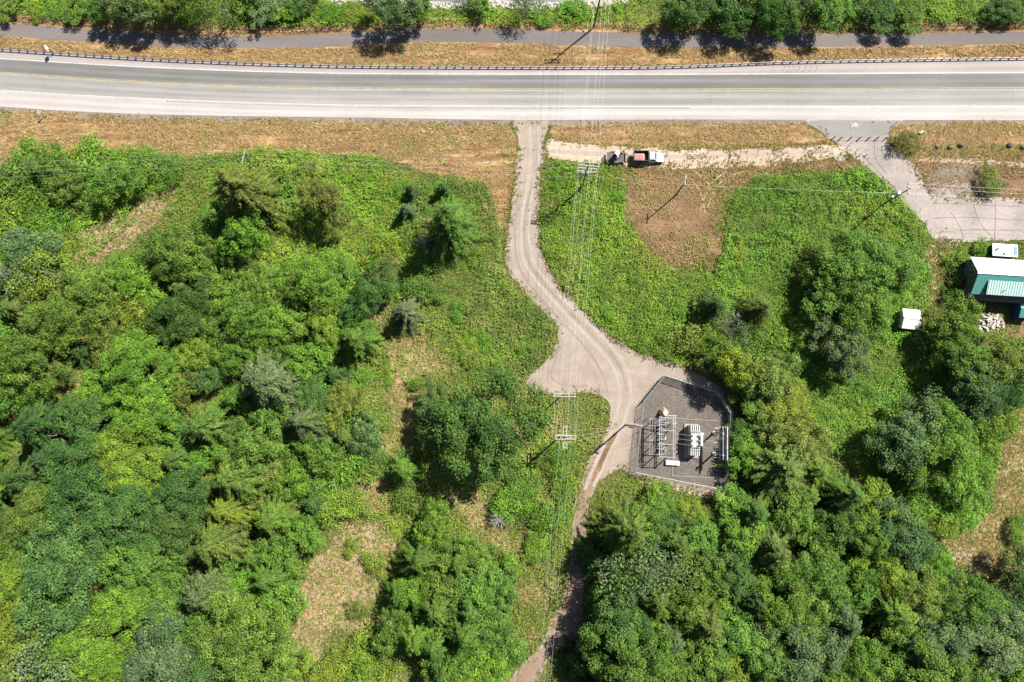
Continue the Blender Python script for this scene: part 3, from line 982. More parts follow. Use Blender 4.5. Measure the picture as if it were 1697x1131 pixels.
def plant(u, v, rpx, kind, pal, hk=1.0, label=None, jit=0.1, sz=None):
    ps = PROTO[kind]
    rpx *= 1.2 if kind in 'cf' else 1.06
    if v < 60:
        rpx *= 0.84
        v -= 5
    h0 = 8.0
    for _ in range(2):     # crown height decides how far the crown appears from its foot
        sc = (H_CAM - h0) / H_CAM
        r = rpx / 7.65 * sc
        cand = sorted(ps, key=lambda q: abs(math.log(q[0] / r)))[:2]
        pr = cand[0] if (len(cand) < 2 or random.random() < 0.6) else cand[1]
        kz = (r / pr[0]) ** 0.8 * hk
        h0 = pr[1] * kz * 0.6
    p = P(u, v, h0)
    size = sz or ('small ' if rpx < 24 else 'large ' if rpx > 52 else 'medium ' if kind != 's' else '')
    nm, words, cat = KIND[kind]
    c, cw = PAL[pal]
    zn = zone(u, v)
    lb = label or f'{size}{cw} {words} {zn}'
    gr = None if label else f'{size}{cw} {words.split(" with")[0]}s {zn}'
    t = thing(nm, lb, cat, (p.x, p.y, 0), random.uniform(0, 6.28), gr)
    s = r / pr[0]
    ksq = random.uniform(0.88, 1.14)
    t.scale = (s * ksq, s / ksq, kz)
    cr = link('crown', pr[2], None, t)
    j = [random.uniform(1 - jit, 1 + jit) for _ in range(3)]
    g = random.uniform(0.88, 1.14)
    g *= 0.74 if kind in 'cf' else 1.0
    cr.color = (c[0] * g * j[0], c[1] * g * (1 + (j[1] - 1) * 0.5), c[2] * g * j[2], 1)
    link('trunk', pr[3], None, t)
    return t


TREES = '''
560 1102 28 s lim;604 1066 24 s lim;622 935 18 s lim;538 1124 28 s lim;590 1010 16 s olv;650 1000 22 s bri;630 1110 30 s lim;585 905 14 s lim;600 1130 30 s bri
740 970 46 b mid;780 1012 46 f mid;720 1070 50 f mid;826 1060 38 b mid;660 985 36 f mid;652 1045 34 b mid;800 932 42 b mid;750 1112 46 b mid;690 985 38 b bri
1692 872 22 s bri;1652 705 30 s bri;1622 790 30 s bri;1560 868 26 s lim;1585 850 28 s bri;1530 838 28 s bri;1640 740 22 s lim;1600 760 30 s bri
20 292 38 s mid;85 278 34 b mid;60 332 36 s bri;112 302 32 b olv;150 278 36 s bri;192 300 36 b mid;228 286 28 s bri;148 325 26 s mid;252 268 28 s mid;96 352 28 s bri;22 350 28 s lim;282 288 26 s mid;40 262 26 s bri;130 330 26 s olv;200 270 26 s bri;75 310 24 s gry;15 385 26 s bri;70 380 26 s bri
405 388 40 b bri;360 365 30 b mid;458 330 30 s bri;470 300 26 s mid
541 332 37 b brn;682 314 15 c dk;672 348 18 c gry
50 415 40 b gry;72 452 40 t yel;25 455 32 t gry;22 512 38 f olv;288 416 54 b mid;228 468 42 b bri;110 528 62 b mid;310 522 50 b dk;226 520 34 t yel;326 580 36 b yel;400 532 46 b mid;470 540 36 b bri;514 472 46 b bri;540 540 30 b lim;38 598 54 b mid;232 608 58 b bri;258 662 42 b bri;437 632 70 f gry;240 695 50 b bri;60 705 66 f dk;140 690 42 b dk;338 708 56 f mid;500 700 50 f gry;200 742 52 b lim;160 480 40 b mid;330 440 36 b mid;180 560 36 b olv;370 480 36 b bri;430 480 34 b mid;300 640 32 b olv;390 590 34 b mid;160 640 30 b bri;20 660 34 b mid;510 600 30 b bri;480 590 28 b mid;80 760 46 f blu;290 760 42 f mid;420 735 46 b mid;545 640 26 s bri;530 750 34 b mid
30 795 54 f dk;132 805 72 b dk;222 785 50 b lim;62 852 56 b olv;205 852 60 b dk;102 950 78 b blu;385 795 62 f mid;372 846 48 f yel;354 902 66 f olv;446 862 46 f mid;238 932 52 b mid;337 985 60 f gry;442 960 46 f mid;220 1002 46 b bri;155 1064 56 b bri;22 962 44 b lim;30 1042 48 b lim;80 1102 56 t gry;272 1082 62 b gry;402 1062 74 b mid;332 1112 50 b dk;500 882 30 b bri;546 796 32 s mid;562 838 32 s lim;466 992 32 b bri;20 900 40 b mid;290 880 46 b dk;300 820 46 b dk;160 890 40 b dk;380 1000 40 b mid;200 1110 46 b bri;470 1110 34 b lim;130 1010 40 b dk;280 1020 44 b mid;460 920 34 b mid;10 1100 44 b olv
614 484 42 b dk;671 518 36 f gry;590 562 36 c bri;640 458 26 s brn;688 637 12 s bri;718 690 40 b dk;606 722 28 b gry;630 420 26 s lim;580 500 30 s bri;700 480 26 s mid;560 440 30 s bri;580 690 30 s bri;700 440 20 s mid
575 782 34 s bri;622 765 28 s mid;668 778 38 f bri;690 828 28 s mid;720 868 34 b bri;570 835 30 s lim
694 930 50 f mid;762 935 46 f mid;796 985 48 b mid;722 1008 52 f mid;688 1060 48 f bri;772 1052 60 f mid;812 1024 44 b mid;802 1090 40 b bri;846 940 26 s lim;770 1124 40 b lim;730 1110 40 f dk;850 830 30 s bri;905 850 32 s bri;860 790 28 s mid;930 800 26 s bri;890 900 24 s bri;925 750 22 s bri
1046 880 50 c olv;1084 848 36 b mid;1026 952 38 b mid;1062 940 54 t gry;1124 905 46 f mid;1030 1030 48 b dk;1088 1000 50 f mid;1044 1086 58 b mid;1004 1098 40 b dk;1116 1062 44 f gry;1130 960 46 t olv;1060 890 36 b mid;1150 892 34 b mid;1006 1022 30 b dk;1100 1115 50 b mid
1296 776 74 c olv;1216 858 40 b bri;1152 854 26 b lim;1280 914 58 f olv;1212 950 46 b dk;1410 822 48 f mid;1392 872 38 b dk;1490 890 52 b blu;1360 962 52 b mid;1467 952 42 b lim;1520 990 48 b olv;1481 1018 42 c bri;1402 1032 46 f gry;1302 1010 56 b mid;1255 1000 42 f dk;1222 1046 46 b mid;1332 1082 60 b gry;1422 1092 52 b mid;1171 1036 48 c olv;1208 1108 34 b yel;1140 1010 44 b olv;1562 1052 60 b gry;1602 1002 56 b mid;1642 1062 60 b gry;1540 1102 60 b mid;1682 1092 46 b mid;1672 1022 42 b dk;1692 958 40 b dk;1440 890 44 b mid;1320 860 36 b mid;1250 850 44 f mid;1500 1060 42 f gry;1270 1090 46 b mid;1180 960 40 b mid;1180 1090 44 b mid;1370 1110 46 b mid;1230 890 44 b bri;1540 940 34 b bri;1310 960 40 b mid;1430 960 36 b mid;1610 1110 46 b mid;1450 840 36 b lim;
1400 452 56 b mid;1456 446 58 b mid;1428 508 54 b mid;1396 580 46 b gry;1366 486 40 b mid;1488 464 36 b bri;
1261 512 42 f olv;1184 506 36 f dk;1147 560 36 s olv;1214 546 26 t gry;1200 590 32 b mid;1226 612 34 b yel;1272 622 46 b olv;1262 672 46 b mid;1298 676 54 b yel;1318 728 44 b olv;1276 738 42 b mid;1165 530 26 s lim;1240 570 30 s mid;1280 560 26 s bri;1236 640 26 b mid;1244 716 30 b dk
1500 726 56 b gry;1566 738 58 b mid;1540 690 36 t gry;1510 795 34 f mid;1590 800 36 b bri
1584 545 46 b mid;1600 600 50 b mid;1656 608 50 b olv;1612 642 50 b blu;1690 588 28 b mid;1660 650 40 b dk;1590 430 16 s bri;1626 418 16 s bri;1590 460 18 s mid;1575 490 16 s mid
1505 236 22 s brn;1640 297 22 s olv
15 8 30 b olv;92 18 28 s bri;60 30 14 s yel;218 12 42 b gry;262 16 34 b mid;330 8 40 t mid;368 14 40 t olv;440 16 38 b gry;405 6 30 b mid;500 6 34 b dk;548 24 26 s bri;650 22 46 b gry;690 8 32 b mid;795 14 22 b mid;775 4 22 t gry;872 14 28 t gry;948 20 26 b bri;1146 18 48 b dk;1205 6 34 b gry;1212 34 38 b dk;1282 30 46 b dk;1320 8 44 b gry;1358 22 42 b mid;1390 14 36 b bri;1452 22 42 b dk;1502 22 42 b mid;1560 14 34 s lim;1602 18 30 s bri;1660 22 34 b dk;1690 10 28 b mid;130 8 34 b mid;175 20 28 b dk;300 14 36 b olv;470 20 30 b bri;585 22 24 s lim;1120 30 24 s bri;1250 10 40 b dk
'''
for ent in TREES.replace('\n', ';').split(';'):
    q = ent.split()
    if len(q) == 5:
        hk = 0.8
        uu, vv = float(q[0]), float(q[1])
        if vv < 60:
            hk = 1.0 if (150 < uu < 380 or 620 < uu < 700 or 780 < uu < 900) else 0.85 if 1100 < uu < 1375 else 0.45
        if uu in (541.0, 405.0):
            hk = 1.2
        if 955 < uu < 1080 and vv > 830:
            hk = 1.15
        if 1195 < uu < 1300 and 640 < vv < 800:
            hk = 0.5
        if 1060 < uu < 1230 and 800 < vv < 870:
            hk = 0.6
        if uu == 1226.0:
            hk = 1.25
        plant(float(q[0]), float(q[1]), float(q[2]), q[3], q[4], hk)
plant(392, 312, 74, 'c', 'olv', 0.95, 'large sparse olive fir overhanging the western verge')
plant(742, 362, 60, 'c', 'mid', 1.0, 'lone dark fir beside the upper gravel road')
plant(805, 705, 88, 'b', 'dk', 1.0, 'huge round dark broadleaf tree west of the cross-armed pole')
plant(733, 312, 14, 'c', 'dk', 1.0, 'slim dark fir sapling next to the lone dark fir')

# understorey filling the woodland
FOREST = {
    'W': [(0, 440), (110, 462), (230, 440), (300, 390), (420, 425), (560, 440), (590, 520), (560, 640), (580, 720), (540, 830), (500, 900), (470, 1000), (460, 1160), (-40, 1160), (-40, 400)],
    'S': [(985, 860), (1050, 850), (1200, 870), (1250, 700), (1270, 640), (1330, 740), (1400, 800), (1480, 870), (1600, 970), (1660, 1000), (1740, 960), (1740, 1160), (950, 1160), (975, 950)],
}
pos = [(float(e.split()[0]), float(e.split()[1]), float(e.split()[2])) for e in TREES.replace('\n', ';').split(';') if len(e.split()) == 5]
for key, poly in FOREST.items():
    poly = np.array(poly, float)
    lo, hi = poly.min(0), poly.max(0)
    cand = RNG.uniform(lo, hi, (900, 2))
    cand = cand[inside(poly, cand[:, 0], cand[:, 1])]
    placed = []
    for u, v in cand:
        if all((u - a) ** 2 + (v - b_) ** 2 > (0.72 * c) ** 2 for a, b_, c in pos) and all((u - a) ** 2 + (v - b_) ** 2 > 40 ** 2 for a, b_ in placed):
            placed.append((u, v))
            plant(u, v, random.uniform(26, 38), random.choice('bbf'), random.choice(['mid', 'mid', 'dk', 'bri', 'olv']), 0.6, sz='low ')

MOUNDS = [([(330, 270), (640, 275), (690, 300), (690, 480), (560, 470), (430, 430), (480, 350)], 16), ([(705, 300), (800, 310), (825, 420), (890, 520), (915, 570), (860, 620), (720, 600)], 16), ([(905, 290), (1030, 290), (1045, 400), (1120, 460), (1190, 480), (1150, 590), (1040, 560), (930, 460)], 16), ([(1240, 305), (1420, 285), (1520, 370), (1520, 430), (1350, 420), (1300, 560), (1210, 460)], 16), ([(1310, 610), (1480, 570), (1540, 640), (1430, 700), (1400, 760)], 7), ([(600, 20), (1090, 15), (1090, 45), (600, 40)], 8), ([(20, 400), (110, 380), (130, 300), (20, 300)], 4), ([(560, 600), (640, 600), (660, 690), (580, 720)], 5), ([(850, 760), (950, 760), (930, 900), (860, 870)], 6)]
for poly, cnt in MOUNDS:
    poly = np.array(poly, float)
    c = RNG.uniform(poly.min(0), poly.max(0), (400, 2))
    c = c[inside(poly, c[:, 0], c[:, 1])][:cnt]
    for u, v in c:
        plant(u, v, random.uniform(7, 17), 's', random.choice(['bri', 'bri', 'lim', 'mid', 'olv']), 0.55)

# dead snags and fallen logs
snag_a, snag_b = snag_mesh(7, 1), snag_mesh(4.5, 2, 0.6, 34)
for m_ in (snag_a, snag_b):
    m_.materials.append(M['grey_wood'])
for u, v, me, k, lb in ((828, 864, snag_b, 1.0, 'silver dead snag with starburst branches in green scrub'),
                        (97, 722, snag_a, 1.2, 'grey dead tree standing among dark cedars'),
                        (22, 458, snag_a, 1.3, 'pale dead tree at the western woodland edge'),
                        (735, 985, snag_a, 1.2, 'twisted dead tree inside the grove west of the shaded track'),
                        (845, 952, snag_b, 0.8, 'dead grey brush on lime shrubs beside the shaded track'),
                        (1222, 532, snag_b, 1.1, 'dead grey brush among the eastern cedars'),
                        (614, 735, snag_b, 0.9, 'dead grey branches on a shrub in the middle scrub'),
                        (60, 1098, snag_a, 1.3, 'bleached dead tree in the lime green woodland corner'),
                        (700, 398, snag_b, 0.8, 'dead grey branches at the foot of the lone dark fir'),
                        (1545, 668, snag_b, 1.0, 'bleached dead limbs above the grey green tree'),
                        (1085, 880, snag_a, 1.1, 'grey bare treetop beside the olive fir')):
    p = P(u, v, 4.0)
    t = thing('dead_tree', lb, 'dead tree', (p.x, p.y, 0), random.uniform(0, 6))
    t.scale = (k, k, k if v > 1 else 1)
    link('branches', me, None, t)
for (u0, v0, u1, v1, r, lb) in ((93, 561, 168, 579, 0.28, 'long grey fallen log lying across the dark woodland gap'),
                                (78, 726, 125, 719, 0.22, 'pale fallen log on the dark cedars'),
                                (540, 1103, 520, 1131, 0.3, 'bleached fallen log at the pink clearing edge'),
                                (955, 825, 950, 850, 0.1, 'thin grey branch lying beside the track'),
                                (735, 815, 755, 838, 0.12, 'thin grey stick lying in the scrub below the huge tree')):
    a, b_ = P(u0, v0, 2.2 if u0 < 300 else 0.8), P(u1, v1, 2.0 if u0 < 300 else 0.7)
    m_ = MB()
    mid = a.lerp(b_, 0.5) + Vector((0.1, 0.15, 0.05))
    m_.tube(a, mid, r, r * 0.85, 7)
    m_.tube(mid, b_, r * 0.85, r * 0.5, 7)
    for k in range(4):
        s = a.lerp(b_, random.uniform(0.4, 0.95))
        m_.tube(s, s + Vector((random.uniform(-1, 1), random.uniform(-1, 1), 0.5)), r * 0.3, r * 0.1, 4)
    tag(m_.build('fallen_log', M['grey_wood']), lb, 'log')

# ------------------------------------------------------------------ ground cover
NO_GO = [ROAD, DRIVE, SPUR]


def scatter(poly_w, density, avoid=(), thin=None):
    lo, hi = poly_w.min(0), poly_w.max(0)
    n = int((hi[0] - lo[0]) * (hi[1] - lo[1]) * density)
    x, y = RNG.uniform(lo[0], hi[0], n), RNG.uniform(lo[1], hi[1], n)
    k = inside(poly_w, x, y)
    x, y = x[k], y[k]
    for a in avoid:
        k = ~inside(a, x, y)
        x, y = x[k], y[k]
    if thin is not None:
        k = RNG.random(len(x)) < thin(x, y)
        x, y = x[k], y[k]
    return x, y


def thicket_mat(name, col, alt, thr=0.5, amt=0.85, sc=0.09):
    dark = tuple(c * 0.5 for c in col)
    lite = tuple(min(1, c * 1.45) for c in col)
    return leaf_mat(name, [dark, col, col, lite], 0.18, (sc, alt, thr, amt))


def thicket(name, poly_px, label, mat, density=14, hgt=1.3, avoid=(), leaf=(0.18, 0.38), seed=0, amp=0.8, cat='brambles', thin=None):
    q = ragged(poly_px, amp, seed=seed)
    x, y = scatter(q, density * 1.75, list(NO_GO), thin)
    for a in avoid:      # dry openings: leaves thin out instead of stopping at a line
        k = ~inside(a, x, y) | (RNG.random(len(x)) < np.clip((fbm(x, y, 0.28, seed + 33) - 0.47) * 5, 0.03, 0.9))
        x, y = x[k], y[k]
    far_ = RNG.random(len(x)) < 0.12
    x = x + RNG.normal(size=len(x)) * np.where(far_, 0.9, 0.22)
    y = y + RNG.normal(size=len(x)) * np.where(far_, 0.9, 0.22)
    hf = lambda a, b_: hgt * (0.15 + 1.3 * fbm(a, b_, 0.22, seed + 5, 3)) * (0.45 + 1.1 * fbm(a, b_, 0.75, seed + 15, 2))
    z = hf(x, y)
    e = 0.25
    gx, gy = (hf(x + e, y) - z) / e, (hf(x, y + e) - z) / e
    n = len(x)
    C = np.stack([x, y, z - 0.45 * RNG.random(n) ** 2 * hgt], 1)
    N = np.stack([-gx * 0.7 + 0.15, -gy * 0.7 + 0.12, np.ones(n)], 1) + RNG.normal(scale=0.36, size=(n, 3))
    N[:, 2] = np.abs(N[:, 2])
    V, F = leaf_quads(C, N, RNG.uniform(leaf[0], leaf[1], n) * (0.6 + 0.9 * fbm(x, y, 0.13, seed + 41, 2)), 0.8)
    me = np_mesh(name, V, F)
    set_clump(me, np.clip((fbm(x, y, 0.55, seed + 51, 3) - 0.5) * 2.6 + (fbm(x, y, 0.06, seed + 57, 2) - 0.5) * 1.6, -1, 1))
    o = link(name, me, mat)
    return tag(o, label, cat, kind='stuff')


BR = thicket_mat('bright_bramble_leaves', (0.128, 0.242, 0.025), (0.200, 0.245, 0.038), 0.5, 0.85, 0.12)
BRG = thicket_mat('fresh_bramble_leaves', (0.106, 0.230, 0.030), (0.165, 0.245, 0.034), 0.48, 0.8, 0.12)
SCR = thicket_mat('scrub_leaves', (0.122, 0.192, 0.032), (0.235, 0.215, 0.080), 0.5, 0.85, 0.15)
LIM = thicket_mat('lime_scrub_leaves', (0.140, 0.208, 0.030), (0.270, 0.235, 0.095), 0.48, 0.85, 0.15)
FLO = thicket_mat('woodland_floor_leaves', (0.110, 0.175, 0.026), (0.170, 0.195, 0.040), 0.5)

thicket('bramble_thicket', [(-60, 275), (10, 275), (50, 258), (100, 250), (240, 252), (300, 262), (420, 250), (480, 252), (560, 258), (640, 264), (660, 285), (690, 300), (700, 420), (690, 500), (560, 480), (430, 430), (330, 400), (260, 340), (130, 445), (-60, 450)], 'bright green bramble field below the western verge', BR, 15, 1.4, [DRY[0]], seed=60)
thicket('scrub_thicket', [(690, 292), (800, 300), (822, 350), (832, 400), (832, 440), (848, 470), (900, 518), (925, 540), (918, 580), (893, 606), (868, 622), (866, 640), (800, 640), (700, 640), (690, 500), (705, 420)], 'olive green scrub along the western side of the gravel road', SCR, 14, 1.1, [DRY[1]], seed=63)
thicket('scrub_thicket', [(560, 470), (690, 490), (720, 600), (820, 640), (870, 640), (900, 655), (970, 655), (1006, 670), (1002, 725), (972, 765), (958, 830), (945, 900), (935, 980), (912, 1035), (890, 1075), (830, 1140), (780, 1170), (520, 1170), (560, 1080), (640, 980), (660, 890), (560, 880), (520, 820), (560, 700), (570, 600)], 'mixed green scrub in the middle ground west of the power line', LIM, 13, 0.9, DRY, seed=66, thin=lambda x, y: np.clip((fbm(x, y, 0.16, 71) - 0.3) * 4, 0.45, 1))
thicket('bramble_thicket', [(900, 285), (912, 268), (1000, 276), (1036, 288), (1040, 345), (1052, 395), (1082, 425), (1130, 455), (1175, 455), (1200, 470), (1200, 600), (1130, 608), (1060, 586), (1020, 564), (965, 512), (935, 478), (912, 446), (898, 400), (897, 320)], 'sunlit bramble patch between the gravel road and the clearing', BR, 15, 1.3, [BARE], seed=69)
thicket('bramble_thicket', [(1245, 295), (1300, 290), (1390, 292), (1425, 278), (1465, 308), (1508, 352), (1534, 378), (1540, 420), (1538, 500), (1500, 560), (1340, 640), (1200, 620), (1180, 455), (1200, 420), (1200, 370), (1218, 322)], 'dense bramble field between the clearing and the concrete drive', BRG, 16, 1.5, [BARE, DRY[6]], seed=72)
thicket('bramble_thicket', [(1290, 600), (1400, 560), (1500, 545), (1540, 560), (1560, 620), (1600, 680), (1660, 680), (1655, 760), (1640, 840), (1600, 885), (1560, 885), (1500, 850), (1420, 790), (1350, 720)], 'smooth green bramble slope below the house', BRG, 16, 1.0, [DRY[4]], seed=75)
thicket('bramble_thicket', [(-60, 28), (60, 24), (140, 36), (300, 46), (420, 50), (520, 45), (560, 50), (640, 42), (720, 40), (840, 42), (960, 46), (1130, 50), (1300, 50), (1400, 50), (1480, 44), (1600, 34), (1640, 46), (1760, 42), (1760, -30), (1100, -22), (1040, 2), (1000, 10), (900, 14), (760, 14), (690, 12), (560, 6), (480, -14), (-60, -40)], 'lush bramble strip between the trail and the river', BR, 13, 1.5, seed=78)
thicket('woodland_floor', [(-60, 440), (130, 445), (330, 400), (560, 470), (560, 700), (520, 820), (540, 890), (480, 990), (465, 1160), (-60, 1160)], 'low green undergrowth beneath the western woodland', FLO, 7, 0.9, DRY, seed=81, cat='undergrowth')
thicket('woodland_floor', [(985, 815), (1040, 785), (1120, 815), (1215, 835), (1215, 640), (1290, 610), (1350, 720), (1490, 865), (1560, 905), (1660, 1000), (1760, 930), (1760, 1160), (900, 1160), (960, 1060), (972, 950)], 'low green undergrowth beneath the woodland south of the substation', FLO, 7, 0.9, DRY, seed=84, cat='undergrowth')
thicket('garden_scrub', [(1560, 405), (1645, 405), (1640, 425), (1600, 430), (1585, 500), (1565, 505), (1560, 450)], 'overgrown scrub around the gable end of the house', LIM, 14, 0.9, seed=87)
thicket('garden_scrub', [(1540, 560), (1600, 540), (1680, 555), (1760, 560), (1760, 660), (1660, 690), (1580, 690)], 'shaded undergrowth beneath the trees beside the house', FLO, 9, 0.9, [DRY[4]], seed=88)


thicket('clearing_weeds', BARE_PX, 'patches of low green weeds in the bare clearing', LIM, 4, 0.4, seed=90, cat='weeds', thin=lambda x, y: np.clip((fbm(x, y, 0.2, 93) - 0.5) * 6, 0, 1))
thicket('verge_weeds', VERGE_W, 'scattered green weeds on the wide western verge', SCR, 5, 0.35, seed=96, cat='weeds', thin=lambda x, y: np.clip((fbm(x, y, 0.22, 97) - 0.58) * 6, 0, 0.8))


# dry grass: bent blades in tufts
def dry_grass(name, polys, density, label, length=(0.35, 0.85), avoid=(), mat='dry_blade', wind=2.6, seed=0, thin=None, spill=0.0):
    Vs, Fs, n0 = [], [], 0
    for q in polys:
        x, y = scatter(q, density, avoid, thin)
        far_ = RNG.random(len(x)) < spill
        x = x + RNG.normal(size=len(x)) * np.where(far_, 1.0, 0.1)
        y = y + RNG.normal(size=len(x)) * np.where(far_, 1.0, 0.1)
        k = 3
        x, y = np.repeat(x, k), np.repeat(y, k)
        n = len(x)
        x = x + RNG.normal(scale=0.12, size=n)
        y = y + RNG.normal(scale=0.12, size=n)
        a = wind + (fbm(x, y, 0.15, 91, 2) - 0.5) * 5 + RNG.normal(scale=0.6, size=n)
        L = RNG.uniform(length[0], length[1], n)
        wd = RNG.uniform(0.035, 0.085, n)
        zz = RNG.uniform(0.12, 0.42, n)
        dx, dy = np.cos(a), np.sin(a)
        b0 = np.stack([x - dy * wd, y + dx * wd, np.full(n, 0.03)], 1)
        b1 = np.stack([x + dy * wd, y - dx * wd, np.full(n, 0.03)], 1)
        tp = np.stack([x + dx * L, y + dy * L, zz], 1)
        Vs.append(np.stack([b0, b1, tp], 1).reshape(-1, 3))
        Fs.append(np.arange(3 * n).reshape(-1, 3) + n0)
        n0 += 3 * n
    o = link(name, np_mesh(name, np.vstack(Vs), np.vstack(Fs)), M[mat])
    return tag(o, label, 'dry grass', kind='stuff')


def strip_poly(A, B):
    k = (A[:, 0] > -125) & (A[:, 0] < 125)
    return np.vstack([A[k], B[k][::-1]])


patchy = lambda x, y: np.clip((fbm(x * 0.3, y, 0.4, 95) - 0.34) * 3.6, 0.06, 1)
dry_grass('dry_grass', [strip_poly(offset_curve(TS, -0.25), offset_curve(RAIL, 0.8))], 16, 'bent dry grass between guardrail and trail', thin=patchy)
dry_grass('dry_grass', [ragged(VERGE_W, 0.3, seed=1)], 15, 'bent dry grass on the wide western verge', avoid=[ROAD], thin=patchy)
dry_grass('dry_grass', [ragged(VERGE_I, 0.2, seed=2)], 16, 'bent dry grass on the island by the parked pickup', avoid=[SPUR, ROAD, DRIVE], thin=patchy)
dry_grass('dry_grass', [ragged(VERGE_E, 0.2, seed=3)], 18, 'long bent straw on the verge east of the drive', (0.5, 1.3), avoid=[DRIVE], thin=patchy)
dry_grass('dry_grass', [strip_poly(offset_curve(TN, 0.4), offset_curve(TN, 2.4))], 7, 'short dry grass along the far edge of the trail', thin=patchy)
dry_grass('dry_grass', [DRY[1], DRY[3]] + DRY[5:], 10, 'scattered dry grass in the woodland openings', avoid=[ROAD], thin=patchy, spill=0.4)
dry_grass('dry_grass', [DRY[4]], 11, 'flattened straw in the clearing below the house', (0.5, 1.2), thin=patchy, spill=0.35)
dry_grass('dry_grass', [BARE, DIRT_E], 12, 'sparse dry grass on the bare dirt', (0.2, 0.5), avoid=[SPUR, DRIVE], thin=patchy, spill=0.3)


def weeds(name, outlines, per_m, label, spread=0.55):
    P_ = []
    for q in outlines:
        e = densify(q, 1.0 / per_m)
        P_.append(e + RNG.normal(scale=spread, size=e.shape))
    q = np.vstack(P_)
    ymax = np.interp(q[:, 0], SE[:, 0], SE[:, 1]) - 0.4
    q = q[(q[:, 1] < ymax) & (np.abs(q[:, 0]) < 130) & ~inside(PAD, q[:, 0], q[:, 1])]
    kk = RNG.random(len(q)) < np.clip((fbm(q[:, 0], q[:, 1], 0.3, 77) - 0.3) * 3, 0.05, 1)
    q = np.repeat(q[kk], 3, 0)
    n = len(q)
    q = q + RNG.normal(scale=0.1, size=q.shape)
    a = RNG.uniform(0, 6.28, n)
    L, wd, zz = RNG.uniform(0.2, 0.6, n), RNG.uniform(0.05, 0.11, n), RNG.uniform(0.15, 0.5, n)
    dx, dy = np.cos(a), np.sin(a)
    V = np.stack([np.stack([q[:, 0] - dy * wd, q[:, 1] + dx * wd, np.full(n, 0.05)], 1), np.stack([q[:, 0] + dy * wd, q[:, 1] - dx * wd, np.full(n, 0.05)], 1), np.stack([q[:, 0] + dx * L, q[:, 1] + dy * L, zz], 1)], 1).reshape(-1, 3)
    return tag(link(name, np_mesh(name, V, np.arange(3 * n).reshape(-1, 3)), M['weed_blade']), label, 'weeds', kind='stuff')


x, y = scatter(PW([(-40, 240), (1740, 240), (1740, 1170), (-40, 1170)]), 4.5, [ROAD, DRIVE, SPUR, BARE, DIRT_E, PAD, ragged(VERGE_W, 0.5, seed=1)])
x, y = np.repeat(x, 2) + RNG.normal(scale=0.15, size=2 * len(x)), np.repeat(y, 2) + RNG.normal(scale=0.15, size=2 * len(y))
n = len(x)
a = RNG.uniform(0, 6.28, n)
L, wd, zz = RNG.uniform(0.3, 0.7, n), RNG.uniform(0.08, 0.15, n), RNG.uniform(0.2, 0.6, n)
dx, dy = np.cos(a), np.sin(a)
V = np.stack([np.stack([x - dy * wd, y + dx * wd, np.full(n, 0.03)], 1), np.stack([x + dy * wd, y - dx * wd, np.full(n, 0.03)], 1), np.stack([x + dx * L, y + dy * L, zz], 1)], 1).reshape(-1, 3)
M['meadow_blade'] = leaf_mat('meadow_blades', [(0.07, 0.12, 0.02), (0.12, 0.19, 0.03), (0.17, 0.22, 0.04), (0.26, 0.24, 0.1)], 0.2, rough=0.8)
tag(link('meadow_grass', np_mesh('meadow_grass', V, np.arange(3 * n).reshape(-1, 3)), M['meadow_blade']), 'coarse green meadow grass growing between the brush', 'grass', kind='stuff')
dry_grass('dry_grass', [DRY[0], DRY[2]], 5, 'thin dry grass on the pinkish bare strips', thin=patchy, spill=0.45)
weeds('roadside_weeds', [ROAD], 9, 'low weeds fringing the gravel road')
weeds('roadside_weeds', [SPUR], 4, 'low weeds fringing the dirt pull-off')
weeds('roadside_weeds', [BARE] + DRY, 16, 'weedy grass fringing the bare and dry openings', 1.7)
weeds('roadside_weeds', [DRIVE, DIRT_E], 5, 'low weeds fringing the concrete drive', 0.4)
weeds('roadside_weeds', [ragged(VERGE_W, 0.5, seed=1)], 7, 'low weeds where the western verge meets the brambles', 0.8)


# ------------------------------------------------------------------ guardrail
gr = thing('guardrail', 'long galvanised steel guardrail along the far side of the highway', 'guardrail')
k = (RAIL[:, 0] > -135) & (RAIL[:, 0] < 135)
pts, ang = along(RAIL[k], 1.905)
post_me = MB().box((0, 0.24, 0.38), (0.18, 0.2, 0.80)).mesh('post')
post_me.materials.append(M['post_wood'])
block_me = MB().box((0, 0.12, 0.60), (0.18, 0.2, 0.36)).mesh('blockout')
block_me.materials.append(M['post_wood'])
for p, a in zip(pts, ang):
    for nm, me in (('post', post_me), ('blockout', block_me)):
        o = link(nm, me, None, gr)
        o.location = (p[0], p[1], 0)
        o.rotation_euler = (0, 0, a)
prof = [(0.0, 0.44), (-0.08, 0.49), (-0.08, 0.54), (0.0, 0.60), (-0.08, 0.66), (-0.08, 0.71), (0.0, 0.78), (0.03, 0.78), (0.03, 0.44)]
beam_me = MB().prism(prof, 'x', 0, 3.81 * 1.02).mesh('rail_beam')
beam_me.materials.append(M['galv'])
for i in range(0, len(pts) - 2, 2):
    p, q = Vector((*pts[i], 0)), Vector((*pts[i + 2], 0))
    o = link('rail_beam', beam_me, None, gr)
    o.location = p + Vector((0, 0, 0.0))
    o.rotation_euler = (0, 0, math.atan2(q.y - p.y, q.x - p.x))
    o.scale = ((q - p).length / 3.81, 1, 1)


